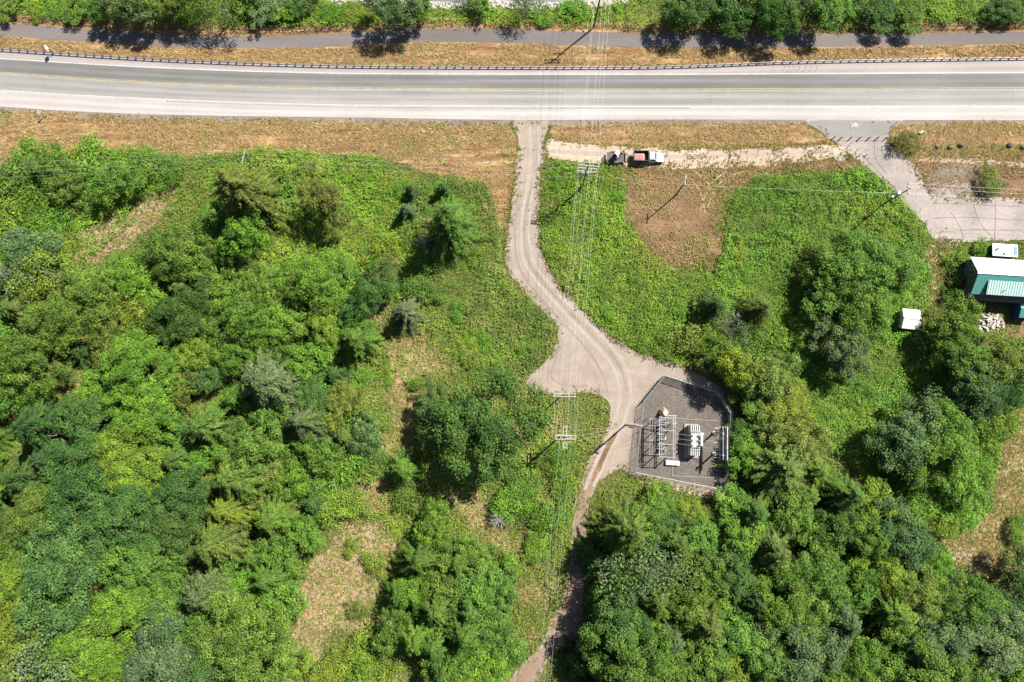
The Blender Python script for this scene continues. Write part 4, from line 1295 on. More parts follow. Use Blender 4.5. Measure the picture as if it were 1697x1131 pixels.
# ------------------------------------------------------------------ post and rail fences by the trail
def rail_fence(C, label, spacing=2.9):
    t = thing('trail_fence', label, 'fence')
    pts, ang = along(C, spacing)
    pm = MB().box((0, 0, 0.6), (0.14, 0.14, 1.25)).mesh('post')
    pm.materials.append(M['post_wood'])
    for p, a in zip(pts, ang):
        o = link('post', pm, None, t)
        o.location = (p[0], p[1], 0)
        o.rotation_euler = (0, 0, a)
    for i in range(len(pts) - 1):
        for z in (0.55, 1.1):
            m_ = MB()
            m_.tube((*pts[i], z), (*pts[i + 1], z), 0.055, n=5)
            m_.build('rail', M['post_wood'], t)
    return t


OFF = offset_curve(TN, 1.05)
u_of = lambda a, b_: OFF[(OFF[:, 0] > P(a, 45).x) & (OFF[:, 0] < P(b_, 45).x)]
rail_fence(u_of(-60, 215), 'wooden post and rail fence at the western end of the trail')
rail_fence(u_of(400, 575), 'wooden post and rail fence near the bending trail')
rail_fence(u_of(1392, 1760), 'wooden post and rail fence by the dry bank east of the tall riverside trees')


# ------------------------------------------------------------------ utility poles and wires
def pole(u, v, h, label, arms, r=0.17, extra=None):
    """arms: (height, length, direction angle, double, insulators)"""
    p = P(u, v)
    t = thing('utility_pole', label, 'utility pole', (p.x, p.y, 0))
    MB().tube((0, 0, -0.2), (0, 0, h), r, r * 0.68, 10).build('shaft', M['pole_wood'], t)
    for z, ln, a, dbl, ins in arms:
        d = Vector((math.cos(a), math.sin(a), 0))
        nrm = Vector((-d.y, d.x, 0))
        for s in ((-1, 1) if dbl else (1,)):
            MB().box(nrm * s * (r + 0.13) + Vector((0, 0, z)), (ln, 0.2, 0.2), a).build('crossarm', M['arm_wood'], t)
        for q in ins:
            m_ = MB()
            c = d * q + Vector((0, 0, z)) + (nrm * (r + 0.13) if not dbl else Vector())
            m_.tube(c + Vector((0, 0, 0.08)), c + Vector((0, 0, 0.22)), 0.11, 0.13, 8)
            m_.tube(c + Vector((0, 0, 0.22)), c + Vector((0, 0, 0.42)), 0.09, 0.05, 8)
            m_.build('insulator', M['porcelain'], t)
    return t, p


X, Y = 0.0, math.pi / 2
p0, q0 = pole(984, 46, 16.5, 'tall wooden pole rising from the riverside brambles', [(16.2, 3.6, X, True, (-1.7, 0, 1.7)), (13.2, 2.6, X, False, (-1.2, 1.2))], 0.22)
p1, q1 = pole(963, 314, 15.5, 'tall double-armed wooden pole beside the dirt pull-off', [(15.2, 4.4, R(-5), True, (-2.0, 0.15, 2.0)), (12.0, 4.0, R(-5), True, (-1.9, -0.7, 0.8, 1.9)), (9.6, 2.2, R(-5), False, (-0.9, 0.9))], 0.2)
m_ = MB()
m_.tube((-1.9, 0, 15.1), (0, 0, 13.6), 0.04, n=4)
m_.tube((1.9, 0, 15.1), (0, 0, 13.6), 0.04, n=4)
m_.build('brace', M['steel_light'], p1)
for dx in (-0.45, 0.45):
    m_ = MB().tube((dx, 0.25, 8.2), (dx, 0.25, 9.2), 0.24, n=10)
    m_.build('transformer_can', M['steel_light'], p1)
p2, q2 = pole(1119, 325, 10.4, 'lone wooden pole standing in the bare brown clearing', [(10.1, 2.4, R(82), False, (-1.05, 0.25, 1.05))])
p3, q3 = pole(1459, 341, 11.5, 'wooden pole with white transformer beside the concrete drive', [(11.2, 2.4, R(82), False, (-1.05, 0.25, 1.05))])
m_ = MB().tube((-0.5, 0.15, 7.3), (-0.5, 0.15, 8.4), 0.34, n=12)
m_.build('transformer_can', M['white'], p3)
m_ = MB().tube((-0.55, 0.1, 5.4), (-0.55, 0.1, 6.0), 0.22, n=10)
m_.build('transformer_can', M['white'], p3)
p4, q4 = pole(930, 657, 9.5, 'wooden pole with a single long crossarm at the gravel edge', [(9.2, 4.6, R(-1), True, (-2.1, -0.9, 0.9, 2.1))])
p5, q5 = pole(929, 722, 13.5, 'large cross-armed pole standing in scrub west of the substation', [(13.2, 4.2, R(0), True, (-1.9, -0.9, 0.9, 1.9)), (12.4, 4.6, R(90), True, (-2.0, -1.2, 1.2, 2.0)), (9.2, 2.4, R(0), False, (-1, 1))], 0.2)
m_ = MB()
for s in (-1, 1):
    m_.tube((s * 0.3, 0, 10.0), (s * 0.3, 0, 10.9), 0.2, n=10)
m_.build('transformer_can', M['steel_light'], p5)
p6, q6 = pole(1036, 705, 12.5, 'dark wooden pole outside the substation fence', [(11.8, 2.4, R(-15), False, (0.3, 1.1))], 0.2)
p6c = [c for c in p6.children if c.name.startswith('crossarm')][0]
for i, (z, off) in enumerate(((9.6, 0.3), (8.4, 0.42))):
    m_ = MB().tube((-off, -0.2, z), (-off, -0.2, z + 0.9), 0.28, n=10)
    m_.build('transformer_can', M['steel_dark'], p6)
m_ = MB()
for i in range(12):
    a, b_ = 2 * math.pi * i / 12, 2 * math.pi * (i + 1) / 12
    m_.tube((-0.35 + 0.42 * math.cos(a), -0.35, 7.2 + 0.42 * math.sin(a)), (-0.35 + 0.42 * math.cos(b_), -0.35, 7.2 + 0.42 * math.sin(b_)), 0.06, n=5, cap=False)
m_.build('cable_coil', M['black'], p6)
p7, q7 = pole(437, 290, 11.0, 'wooden pole with pale insulators half hidden by the sparse olive fir', [(10.7, 2.8, R(80), False, (-1.2, -0.4, 0.4, 1.2))])


def wire(a, b_, label, sag=0.02, r=0.03, group=None):
    r *= 0.62
    a, b_ = Vector(a), Vector(b_)
    L = (b_ - a).length
    n = max(6, int(L / 5))
    pts = []
    for i in range(n + 1):
        t = i / n
        p = a.lerp(b_, t)
        p.z -= 4 * sag * L * t * (1 - t)
        pts.append(p)
    return tag(MB().path(pts, r, 4).build('overhead_wire', M['wire']), label, 'wire', group)


def at(q, x, y, z):
    return Vector((q.x + x, q.y + y, z))


beyond_n = P(985, -260)
G = 'wires of the main line across the highway'
for x in (-1.9, 0.1, 1.9):
    wire(at(q1, x, 0, 15.6), at(q0, x * 0.85, 0, 16.6), 'top wire from the double-armed pole across the highway to the riverside pole', 0.012, group=G)
    wire(at(q0, x * 0.85, 0, 16.6), (beyond_n.x + x, beyond_n.y, 16.6), 'wire running from the riverside pole out over the water', 0.012, group='wires over the water')
    wire(at(q1, x, 0, 15.6), at(q5, x, 0.2, 13.6), 'top wire along the gravel road to the large cross-armed pole', 0.01, group='top wires along the gravel road')
for x in (-1.9, -0.7, 0.8, 1.9):
    wire(at(q1, x, -0.2, 12.4), at(q4, x * 1.08, 0, 9.6), 'lower wire from the double-armed pole to the single-crossarm pole', 0.01, 0.025, 'lower wires along the gravel road')
    wire(at(q4, x * 1.08, 0, 9.6), at(q5, x, 0.2, 13.0), 'short wire between the two poles at the gravel edge', 0.008, 0.025, 'short wires between the gravel edge poles')
for x in (-1.2, 1.2):
    wire(at(q1, x, 0, 12.3), at(q0, x, 0, 13.5), 'lower wire crossing the highway to the riverside pole', 0.015, 0.025, 'lower wires across the highway')
bs = P(893, 1230, 9)
for i, x in enumerate((-1.1, 0.0, 1.1)):
    wire(at(q5, x, -0.3, 13.5), (bs.x + x, bs.y, 10.5), 'wire running from the large cross-armed pole along the shaded track', 0.012, group='wires along the shaded track')
for i, y in enumerate((-1.5, -0.5, 0.5, 1.5)):
    wire(at(q7, y * 0.17, y, 11.1), at(q1, -0.3, y * 1.1, 12.2 - 0.3 * i), 'wire above the bramble field between the fir-hidden pole and double-armed pole', 0.012, 0.022, 'wires above the western bramble field')
    wl = P(-320, 300, 10)
    wire(at(q7, y * 0.17, y, 11.1), (wl.x, wl.y + y, 11), 'wire running west from the fir-hidden pole', 0.012, 0.022, 'wires west of the fir-hidden pole')
wire(at(q1, 0.3, -0.3, 9.8), at(q2, 0.1, -1.05, 10.4), 'wire from the double-armed pole to the lone clearing pole', 0.012, 0.02)
wire(at(q2, 0.1, -1.05, 10.4), at(q3, 0.1, -1.05, 11.5), 'wire above the bramble field from the clearing pole to the drive pole', 0.012, 0.02)
we = P(1980, 340, 10)
for y in (-1.05, 0.25, 1.05):
    wire(at(q3, 0.1, y, 11.5), (we.x, we.y + y * 1.4, 11), 'wire above the concrete drive running east', 0.012, 0.025, 'wires above the concrete drive')
for y in (-0.8, 0.0, 0.8):
    wire(at(q5, 0.3, y * 1.5, 12.9), at(q6, 0.3 + y * 0.5, y * 0.2, 12.1), 'wire from the large cross-armed pole to the substation pole', 0.012, 0.025, 'wires feeding the substation pole')

# ------------------------------------------------------------------ substation
sf = thing('chain_link_fence', 'chain-link fence with galvanised rails enclosing the substation', 'fence')
FH = 2.4
fence = [P(u, v, 0) for u, v in PAD_PX]
wire_m = M['galv']
for i in range(len(fence)):
    a, b_ = fence[i], fence[(i + 1) % len(fence)]
    L = (b_ - a).length
    n = max(1, round(L / 3.0))
    d = (b_ - a) / L
    MB().tube(a + Vector((0, 0, FH)), b_ + Vector((0, 0, FH)), 0.04, n=6).build('top_rail', M['galv'], sf)
    for k in range(n):
        p, q = a.lerp(b_, k / n), a.lerp(b_, (k + 1) / n)
        MB().tube(p, p + Vector((0, 0, FH + 0.1)), 0.07 if k == 0 else 0.05, n=7).build('post', M['galv'], sf)
        arm = Vector((d.y, -d.x, 0))
        if arm.dot(p - Vector((P(1130, 720).x, P(1130, 720).y, 0))) < 0:
            arm = -arm
        MB().tube(p + Vector((0, 0, FH)), p + arm * 0.35 + Vector((0, 0, FH + 0.35)), 0.03, n=4).build('barb_arm', M['galv'], sf)
        m_ = MB()
        seg = (q - p).length
        stp = 0.2
        t = -FH
        while t < seg:
            for sgn in (1, -1):
                s0, e0 = t, t + FH
                z0, z1 = (0.05, FH) if sgn > 0 else (FH, 0.05)
                f0, f1 = max(0, s0), min(seg, e0)
                if f1 <= f0:
                    continue
                za, zb = z0 + (z1 - z0) * (f0 - s0) / FH, z0 + (z1 - z0) * (f1 - s0) / FH
                A_, B_ = p + d * f0, p + d * f1
                m_.tube((A_.x, A_.y, za), (B_.x, B_.y, zb), 0.012, n=3, cap=False)
            t += stp
        for z in (FH + 0.12, FH + 0.24, FH + 0.35):
            o_ = arm * (z - FH)
            m_.tube(p + o_ + Vector((0, 0, z)), q + o_ + Vector((0, 0, z)), 0.012, n=3, cap=False)
        m_.build('chain_link_panel', M['galv'], sf)

# steel bus rack with regulators
bx = P(1098, 724)
rk = thing('bus_rack', 'light grey steel bus structure at the western side of the substation', 'steel rack', (bx.x, bx.y, 0.056), R(-2))
ys = (-4.0, -1.4, 1.4, 4.0)
for x in (-1.5, 1.3):
    for y in ys:
        MB().box((x, y, 2.4), (0.16, 0.16, 4.8)).build('column', M['steel_light'], rk)
for x in (-1.5, 1.3):
    for dx in (-0.18, 0.18):
        MB().box((x + dx, 0, 4.85), (0.12, 8.6, 0.16)).build('beam', M['steel_light'], rk)
for y in ys:
    MB().box((-0.1, y, 5.0), (3.2, 0.12, 0.14)).build('crossbeam', M['steel_light'], rk)
for y in np.linspace(-3.6, 3.6, 13):
    m_ = MB()
    m_.tube((-1.9, y, 4.95), (-1.9, y, 5.5), 0.09, 0.06, 7)
    m_.tube((-1.1, y, 4.95), (-1.1, y, 5.4), 0.09, 0.06, 7)
    m_.build('insulator', M['porcelain'], rk)
for y in (-3.4, -2.4, -1.4, -0.4, 0.6, 1.6, 2.6, 3.5):
    MB().tube((-2.3, y, 5.5), (-0.5, y, 5.35), 0.035, n=5).build('busbar', M['steel_light'], rk)
for y in (-2.8, -1.2, 0.4, 2.0):
    m_ = MB()
    m_.tube((1.55, y, 4.9), (1.55, y, 5.35), 0.1, 0.07, 7)
    m_.tube((1.85, y, 4.9), (1.85, y, 5.2), 0.08, 0.06, 7)
    m_.build('insulator', M['porcelain'], rk)
for x in (-2.35, -2.9, -3.4):
    MB().tube((x, -3.7, 3.4), (x, 3.7, 3.4), 0.04, n=5).build('busbar', M['steel_light'], rk)
for y in (-3.7, -2.2, -0.7, 0.8, 2.3, 3.7):
    MB().tube((-3.6, y, 3.35), (-1.4, y, 3.45), 0.05, n=5).build('busbar', M['steel_light'], rk)
for y in (-3.7, 3.7):
    MB().box((-3.4, y, 1.7), (0.12, 0.12, 3.4)).build('column', M['steel_light'], rk)
for y in (-2.6, -0.2, 2.2):
    rg = thing('voltage_regulator', 'round grey voltage regulator tank under the bus structure', 'transformer', rk.matrix_world @ Vector((0, 0, 0)), 0, 'voltage regulator tanks')
    rg.location = (bx.x - 0.25, bx.y + y, 0.056)
    m_ = MB()
    m_.tube((0, 0, 0.3), (0, 0, 1.9), 0.62, 0.62, 16)
    m_.build('tank', M['cream'], rg)
    MB().tube((0, 0, 1.9), (0, 0, 2.05), 0.66, 0.5, 16).build('lid', M['steel_light'], rg)
    MB().box((0, 0, 0.15), (1.3, 1.3, 0.3)).build('plinth', M['gravel_pad'], rg)
    for a in (0.5, 2.6, 4.7):
        MB().tube((0.3 * math.cos(a), 0.3 * math.sin(a), 2.0), (0.36 * math.cos(a), 0.36 * math.sin(a), 2.6), 0.08, 0.05, 7).build('bushing', M['porcelain'], rg)
# switch frame north of the rack
sx = P(1104, 695)
sw = thing('switch_frame', 'small steel switch frame with insulators north of the bus structure', 'switchgear', (sx.x, sx.y, 0.056), R(-2))
for x in (-1.1, 1.1):
    for y in (-0.8, 0.8):
        MB().box((x, y, 1.9), (0.12, 0.12, 3.8)).build('column', M['steel_light'], sw)
for y in (-0.8, 0.8):
    MB().box((0, y, 3.85), (2.7, 0.14, 0.14)).build('beam', M['steel_light'], sw)
for x in (-1.0, -0.5, 0.0, 0.5, 1.0):
    MB().box((x, 0, 3.9), (0.12, 1.7, 0.1)).build('switch_blade', M['steel_light'], sw)
    m_ = MB()
    m_.tube((x, 0.5, 3.95), (x, 0.5, 4.4), 0.08, 0.05, 7)
    m_.tube((x, -0.5, 3.95), (x, -0.5, 4.4), 0.08, 0.05, 7)
    m_.build('insulator', M['porcelain'], sw)
cx = P(1101, 684, 1)
m_ = MB()
for i in range(8):
    a = i * 0.785
    m_.tube((0.2 * math.cos(a), 0.2 * math.sin(a), 2.1), (0.85 * math.cos(a) * random.uniform(.8, 1.1), 0.85 * math.sin(a) * random.uniform(.8, 1.1), 0.05), 0.35, 0.3, 6)
m_.tube((0, 0, 0), (0, 0, 2.15), 0.8, 0.3, 10)
o = m_.build('covered_equipment', M['cream'])
o.location = (cx.x, cx.y, 0.056)
tag(o, 'cream cloth-covered equipment at the head of the bus structure', 'equipment')

# power transformer
tx = P(1145, 731)
tr = thing('power_transformer', 'white finned power transformer in the middle of the substation', 'transformer', (tx.x, tx.y, 0.056), R(-2))
MB().box((0, 0, 0.15), (3.0, 7.2, 0.3)).build('plinth', M['concrete'], tr)
MB().box((0.1, 0.2, 1.9), (2.0, 3.0, 3.2)).build('tank', M['steel_light'], tr, 0.06)
for k, y0 in ((1, 1.9), (-1, -1.5)):
    for i in range(5):
        MB().box((-0.75 + i * 0.42, y0 + k * 0.65, 1.8), (0.16, 1.55, 2.6)).build('radiator_fin', M['white'], tr)
    MB().tube((-0.9, y0 + k * 0.2, 3.2), (1.1, y0 + k * 0.2, 3.2), 0.09, n=7).build('header_pipe', M['steel_light'], tr)
for i, y in enumerate((-0.8, 0.2, 1.2)):
    m_ = MB()
    m_.tube((-0.55, y, 3.5), (-0.75, y, 4.7), 0.2, 0.09, 9)
    m_.tube((0.55, y, 3.5), (0.7, y, 4.3), 0.17, 0.08, 9)
    m_.build('bushing', M['porcelain'], tr)
MB().tube((1.15, -0.8, 3.9), (1.15, 1.4, 3.9), 0.32, n=12).build('conservator', M['white'], tr)
MB().box((1.35, -0.3, 1.4), (0.6, 1.2, 1.6)).build('control_cabinet', M['white'], tr, 0.03)
MB().box((1.3, 1.6, 3.4), (0.8, 0.5, 0.4)).build('control_box', M['white'], tr, 0.03)
MB().tube((0.2, -2.9, 1.8), (0.2, -2.9, 2.4), 0.14, n=8).build('bushing', M['porcelain'], tr)

# dead-end frame on the east side
ex = P(1183, 730)
ef = thing('deadend_frame', 'steel frame with four long parallel beams near the eastern substation fence', 'steel rack', (ex.x, ex.y, 0.056), R(-2))
for y in (-2.8, 1.6):
    MB().box((0, y, 3.3), (0.3, 0.3, 6.6)).build('column', M['steel_light'], ef)
    MB().box((0, y, 0.25), (0.7, 0.7, 0.5)).build('footing', M['white'], ef)
for x, z in ((-0.15, 4.4), (0.2, 5.2), (0.45, 6.0), (0.7, 6.6)):
    MB().box((x + 0.1, -0.4, z), (0.2, 6.8, 0.2)).build('beam', M['steel_light'], ef)
for z, y in ((4.4, 2.6), (4.4, -3.4), (4.4, -0.4)):
    MB().tube((-0.2, y, z), (-1.2, y, z + 0.1), 0.09, 0.09, 7).build('insulator', M['porcelain'], ef)
for y in (-2.9, -0.9, 1.2, 2.7):
    MB().tube((0.55, y, 6.7), (0.55, y, 7.2), 0.1, 0.06, 7).build('insulator', M['porcelain'], ef)
# flat cabinet and ground conduits
fx = P(1114.5, 767.5, 0.5)
fc = thing('equipment_cabinet', 'low white equipment cabinet on the substation gravel', 'cabinet', (fx.x, fx.y, 0.056), R(-3))
MB().box((0, 0, 0.35), (2.9, 0.95, 0.7)).build('body', M['white'], fc, 0.02)
MB().box((0.75, 0, 0.72), (0.6, 0.55, 0.04)).build('vent', M['steel_light'], fc)
MB().box((0, 0, 0.715), (0.05, 0.95, 0.03)).build('seam', M['galv'], fc)
for px, lb in (([(1118, 694), (1189, 698)], 'pale conduit crossing the yard north of the transformer'),
               ([(1113, 744), (1115, 744), (1114, 789)], 'pale conduit beside the low white cabinet'),
               ([(1114, 789), (1189, 793)], 'pale conduit along the southern substation fence')):
    m_ = MB()
    q = [P(u, v, 0.14) for u, v in px]
    for i in range(len(q) - 1):
        m_.tube(q[i], q[i + 1], 0.07, n=6)
    tag(m_.build('conduit', M['arm_wood']), lb, 'conduit')
for y in (-0.8, 0.2, 1.2):
    wire((tx.x - 0.75, tx.y + y, 4.7), (bx.x + 1.5, bx.y + y - 0.4, 5.35), 'jumper wire between bus structure and power transformer', 0.03, 0.025, 'transformer jumper wires')
    wire((tx.x + 0.7, tx.y + y, 4.3), (ex.x - 1.2, ex.y + y * 2 - 0.4, 4.5), 'jumper wire between power transformer and eastern frame', 0.03, 0.025, 'eastern jumper wires')
for y in (0.0, 1.0):
    wire(at(q6, 0.6, y * 0.2, 12.1), (bx.x - 1.9, bx.y + 1.5 + y, 5.5), 'wire dropping from the substation pole to the bus structure', 0.03, 0.025, 'drop wires into the substation')


# ------------------------------------------------------------------ vehicles
def wheel(parent, x, y, r=0.4, wdt=0.28):
    w_ = MB().tube((x, y - wdt / 2, r), (x, y + wdt / 2, r), r, n=18).build('wheel', M['black'], parent)
    MB().tube((x, y - wdt / 2 - 0.01, r), (x, y + wdt / 2 + 0.01, r), r * 0.55, n=14).build('rim', M['steel_light'], w_)


tp = P(1074, 261.5, 0.9)
tk = thing('pickup_truck', 'white dump-bed pickup parked on the dirt pull-off', 'truck', (tp.x, tp.y, 0.06), R(-1))
body = [(0.05, 0.55), (3.25, 0.55), (3.3, 0.95), (3.2, 1.12), (1.85, 1.22), (1.78, 1.25), (0.05, 1.25)]
MB().prism(body, 'y', -0.98, 0.98).build('body', M['truck_white'], tk, 0.06)
cab = MB()
lo, hi = [(0.08, -0.96), (1.95, -0.96), (1.95, 0.96), (0.08, 0.96)], [(0.2, -0.78), (1.2, -0.78), (1.2, 0.78), (0.2, 0.78)]
cab.add([(x, y, 1.22) for x, y in lo] + [(x, y, 1.98) for x, y in hi], [(3, 2, 1, 0), (4, 5, 6, 7), (0, 1, 5, 4), (1, 2, 6, 5), (2, 3, 7, 6), (3, 0, 4, 7)])
cab.build('cab', M['truck_white'], tk, 0.04)
MB().add([(1.86, -0.82, 1.33), (1.86, 0.82, 1.33), (1.29, 0.70, 1.93), (1.29, -0.70, 1.93)], [(0, 1, 2, 3)]).build('windshield', M['glass'], tk)
for s in (-1, 1):
    MB().add([(0.45, s * 0.955, 1.3), (1.68, s * 0.955, 1.3), (1.2, s * 0.83, 1.88), (0.45, s * 0.83, 1.88)], [(0, 1, 2, 3) if s < 0 else (3, 2, 1, 0)]).build('side_window', M['glass'], tk)
    MB().box((1.75, s * 1.12, 1.35), (0.12, 0.26, 0.2)).build('mirror', M['black'], tk, 0.02)
    MB().box((3.28, s * 0.75, 0.92), (0.06, 0.34, 0.18)).build('headlight', M['porcelain'], tk)
MB().box((3.36, 0, 0.6), (0.14, 1.9, 0.2)).build('bumper', M['steel_light'], tk, 0.03)
MB().box((-0.02, 0, 0.75), (6.2, 0.9, 0.2)).build('chassis', M['steel_dark'], tk)
MB().box((-1.65, 0, 1.02), (3.2, 2.2, 0.12)).build('bed_floor', M['bed'], tk)
for s in (-1, 1):
    MB().box((-1.65, s * 1.12, 1.55), (3.2, 0.08, 1.1)).build('bed_side', M['bed'], tk)
MB().box((-0.07, 0, 1.6), (0.08, 2.3, 1.2)).build('headboard', M['bed'], tk)
MB().box((-3.27, 0, 1.45), (0.08, 2.3, 0.9)).build('tailgate', M['bed'], tk)
for x, y in ((2.3, -0.9), (2.3, 0.9), (-2.0, -0.9), (-2.0, 0.9), (-2.0, -0.62), (-2.0, 0.62)):
    wheel(tk, x, y)
ld = thing('load_stack', 'stack of pale red bundles in the pickup bed', 'load', (tp.x - 2.1, tp.y - 0.2, 1.16))
MB().box((0, 0, 0.3), (2.2, 1.5, 0.6)).build('wrapped_base', M['pink'], ld, 0.03)
for i in range(4):
    MB().box((-0.78 + i * 0.52, 0, 0.66), (0.42, 1.25, 0.14)).build('bundle', M['red'], ld, 0.03)

tp2 = P(1020.5, 261.5, 0.6)
tl = thing('utility_trailer', 'flat grey utility trailer hitched behind the white pickup', 'trailer', (tp2.x, tp2.y, 0.06), R(-1))
for i in range(10):
    MB().box((0, -0.9 + i * 0.2, 0.72), (4.2, 0.185, 0.05)).build('deck_plank', M['deck'], tl)
for s in (-1, 1):
    MB().box((0, s * 1.06, 0.72), (4.3, 0.1, 0.16)).build('side_rail', M['steel_dark'], tl)
    MB().box((-0.2, s * 1.2, 0.86), (1.9, 0.3, 0.06)).build('fender', M['steel_dark'], tl)
    wheel(tl, -0.65, s * 1.2, 0.34, 0.24)
    wheel(tl, 0.25, s * 1.2, 0.34, 0.24)
    MB().tube((2.1, s * 0.95, 0.65), (3.3, 0, 0.62), 0.06, n=6).build('tongue', M['steel_dark'], tl)
MB().box((2.12, 0, 1.0), (0.08, 2.1, 0.5)).build('front_board', M['steel_light'], tl)
for y in (-0.7, -0.35, 0, 0.35, 0.7):
    MB().box((-2.2, y, 1.15), (0.07, 0.09, 0.95)).build('ramp_bar', M['steel_light'], tl)
for z in (0.8, 1.2, 1.6):
    MB().box((-2.2, 0, z), (0.09, 1.6, 0.07)).build('ramp_bar', M['steel_light'], tl)

mx = thing('mini_excavator', 'compact excavator with white canopy riding on the trailer', 'excavator', (tp2.x + 0.05, tp2.y + 0.05, 0.805), R(40))
for s in (-1, 1):
    tr_ = [(-0.85, 0.22), (-0.7, 0.02), (0.7, 0.02), (0.85, 0.22), (0.7, 0.44), (-0.7, 0.44)]
    MB().prism(tr_, 'y', s * 0.55 - 0.14, s * 0.55 + 0.14).build('track', M['black'], mx, 0.02)
MB().box((0, 0, 0.42), (0.9, 0.9, 0.2)).build('undercarriage', M['steel_dark'], mx)
MB().tube((-0.15, 0, 0.52), (-0.15, 0, 0.95), 0.62, 0.6, 14).build('upper_body', M['steel_light'], mx)
MB().box((-0.5, 0, 1.1), (0.55, 1.1, 0.5)).build('engine_cover', M['steel_dark'], mx, 0.05)
MB().box((0.05, 0.15, 1.05), (0.4, 0.45, 0.4)).build('seat', M['black'], mx, 0.04)
for x, y in ((-0.3, -0.35), (-0.3, 0.5), (0.4, -0.3), (0.4, 0.5)):
    MB().tube((x, y, 0.95), (x, y, 2.1), 0.03, n=5).build('canopy_post', M['steel_dark'], mx)
MB().box((0.05, 0.1, 2.13), (0.9, 0.95, 0.07)).build('canopy', M['white'], mx, 0.02)
bo = MB()
bo.path([(0.45, -0.1, 0.8), (1.1, -0.1, 1.9), (1.8, -0.1, 1.9)], [0.1, 0.11, 0.08], 4)
bo.build('boom', M['orange'], mx)
MB().path([(1.75, -0.1, 1.95), (2.05, -0.1, 1.4), (2.0, -0.1, 0.9)], [0.08, 0.07, 0.06], 4).build('dipper_arm', M['orange'], mx)
MB().prism([(1.75, 0.9), (2.15, 0.9), (2.2, 0.6), (1.9, 0.45), (1.7, 0.6)], 'y', -0.35, 0.15).build('bucket', M['steel_dark'], mx)
MB().box((-1.0, 0, 0.35), (0.08, 1.4, 0.35)).build('blade', M['orange'], mx)

# ------------------------------------------------------------------ house
hp = P(1608.7, 456.5, 4.5)
ha = math.atan2((P(1697, 459, 7) - P(1619.4, 454, 7)).y, (P(1697, 459, 7) - P(1619.4, 454, 7)).x)
hs = thing('house', 'dark green gabled house with teal metal roofing, sun glare painted white on its north slope', 'house', (hp.x, hp.y, 0), ha)
EW, EH, RH, HL = 4.0, 4.5, 7.0, 14.0
OX = 0.45
gab = [(-EW + 0.35, 0.0), (EW - 0.35, 0.0), (EW - 0.35, EH - 0.05), (0, RH - 0.3), (-EW + 0.35, EH - 0.05)]
MB().prism(gab, 'x', OX, HL).build('wall', M['wall_green'], hs)
for nm, s, mt in (('north_roof', 1, M['white_and_glare_roof']), ('south_roof', -1, M['teal'])):  # north slope: sun glare on the teal metal put in as white colour
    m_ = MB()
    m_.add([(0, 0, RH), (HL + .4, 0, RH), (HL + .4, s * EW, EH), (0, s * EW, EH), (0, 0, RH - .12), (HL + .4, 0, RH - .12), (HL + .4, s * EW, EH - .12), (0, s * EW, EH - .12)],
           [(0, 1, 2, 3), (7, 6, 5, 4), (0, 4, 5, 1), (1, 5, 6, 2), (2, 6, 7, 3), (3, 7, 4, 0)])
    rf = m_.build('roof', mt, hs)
    rb = MB()
    for i in range(int((HL + .3) / 0.55)):
        x = 0.1 + i * 0.55
        rb.add([(x, 0, RH + .005), (x + .09, 0, RH + .07), (x + .18, 0, RH + .005), (x, s * EW, EH + .005), (x + .09, s * EW, EH + .07), (x + .18, s * EW, EH + .005)], [(0, 3, 4, 1), (1, 4, 5, 2)])
    rb.build('rib', M['white_and_glare_roof'] if s > 0 else M['rib_teal'], rf)
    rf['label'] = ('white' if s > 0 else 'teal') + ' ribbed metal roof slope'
MB().box((HL / 2, 0, RH + 0.06), (HL + 0.5, 0.3, 0.06)).build('ridge_cap', M['white_and_glare_roof'], hs)
# shed dormer on the south slope
dz0, dz1 = 6.45, 5.55
m_ = MB()
x0, x1 = 2.5, HL
yy0, yy1 = -1.25, -EW - 0.15
m_.add([(x0, yy0, dz0), (x1, yy0, dz0), (x1, yy1, dz1), (x0, yy1, dz1), (x0, yy0, dz0 - .1), (x1, yy0, dz0 - .1), (x1, yy1, dz1 - .1), (x0, yy1, dz1 - .1)],
       [(0, 1, 2, 3), (7, 6, 5, 4), (0, 4, 5, 1), (1, 5, 6, 2), (2, 6, 7, 3), (3, 7, 4, 0)])
o = m_.build('dormer_roof', M['pale_teal'], hs)
rb = MB()
for i in range(int((x1 - x0) / 0.55)):
    x = x0 + 0.1 + i * 0.55
    rb.add([(x, yy0, dz0 + .005), (x + .08, yy0, dz0 + .07), (x + .16, yy0, dz0 + .005), (x, yy1, dz1 + .005), (x + .08, yy1, dz1 + .07), (x + .16, yy1, dz1 + .005)], [(0, 3, 4, 1), (1, 4, 5, 2)])
rb.build('rib', M['rib_teal'], o)
MB().prism([(yy0 - .3, 5.4), (-EW + .05, 4.35), (-EW + .05, dz1 - .08), (yy0 - .3, dz0 - .2)], 'x', x0 + .3, x1 - .3).build('dormer_wall', M['wall_green'], hs)
MB().tube((6.0, -3.2, 5.7), (6.0, -3.2, 6.5), 0.09, n=8).build('vent_pipe', M['steel_light'], hs)
m_ = MB()
m_.add([(-0.3, -EW + .3, 3.3), (HL, -EW + .3, 3.3), (HL, -EW - 1.0, 2.9), (-0.3, -EW - 1.0, 2.9), (-0.3, -EW + .3, 3.2), (HL, -EW + .3, 3.2), (HL, -EW - 1.0, 2.8), (-0.3, -EW - 1.0, 2.8)],
       [(0, 1, 2, 3), (7, 6, 5, 4), (0, 4, 5, 1), (1, 5, 6, 2), (2, 6, 7, 3), (3, 7, 4, 0)])
m_.build('porch_roof', M['boulder'], hs)
for x in (0.3, 4.0, 8.0, 12.0):
    MB().box((x, -EW - 0.9, 1.4), (0.12, 0.12, 2.8)).build('porch_post', M['post_wood'], hs)


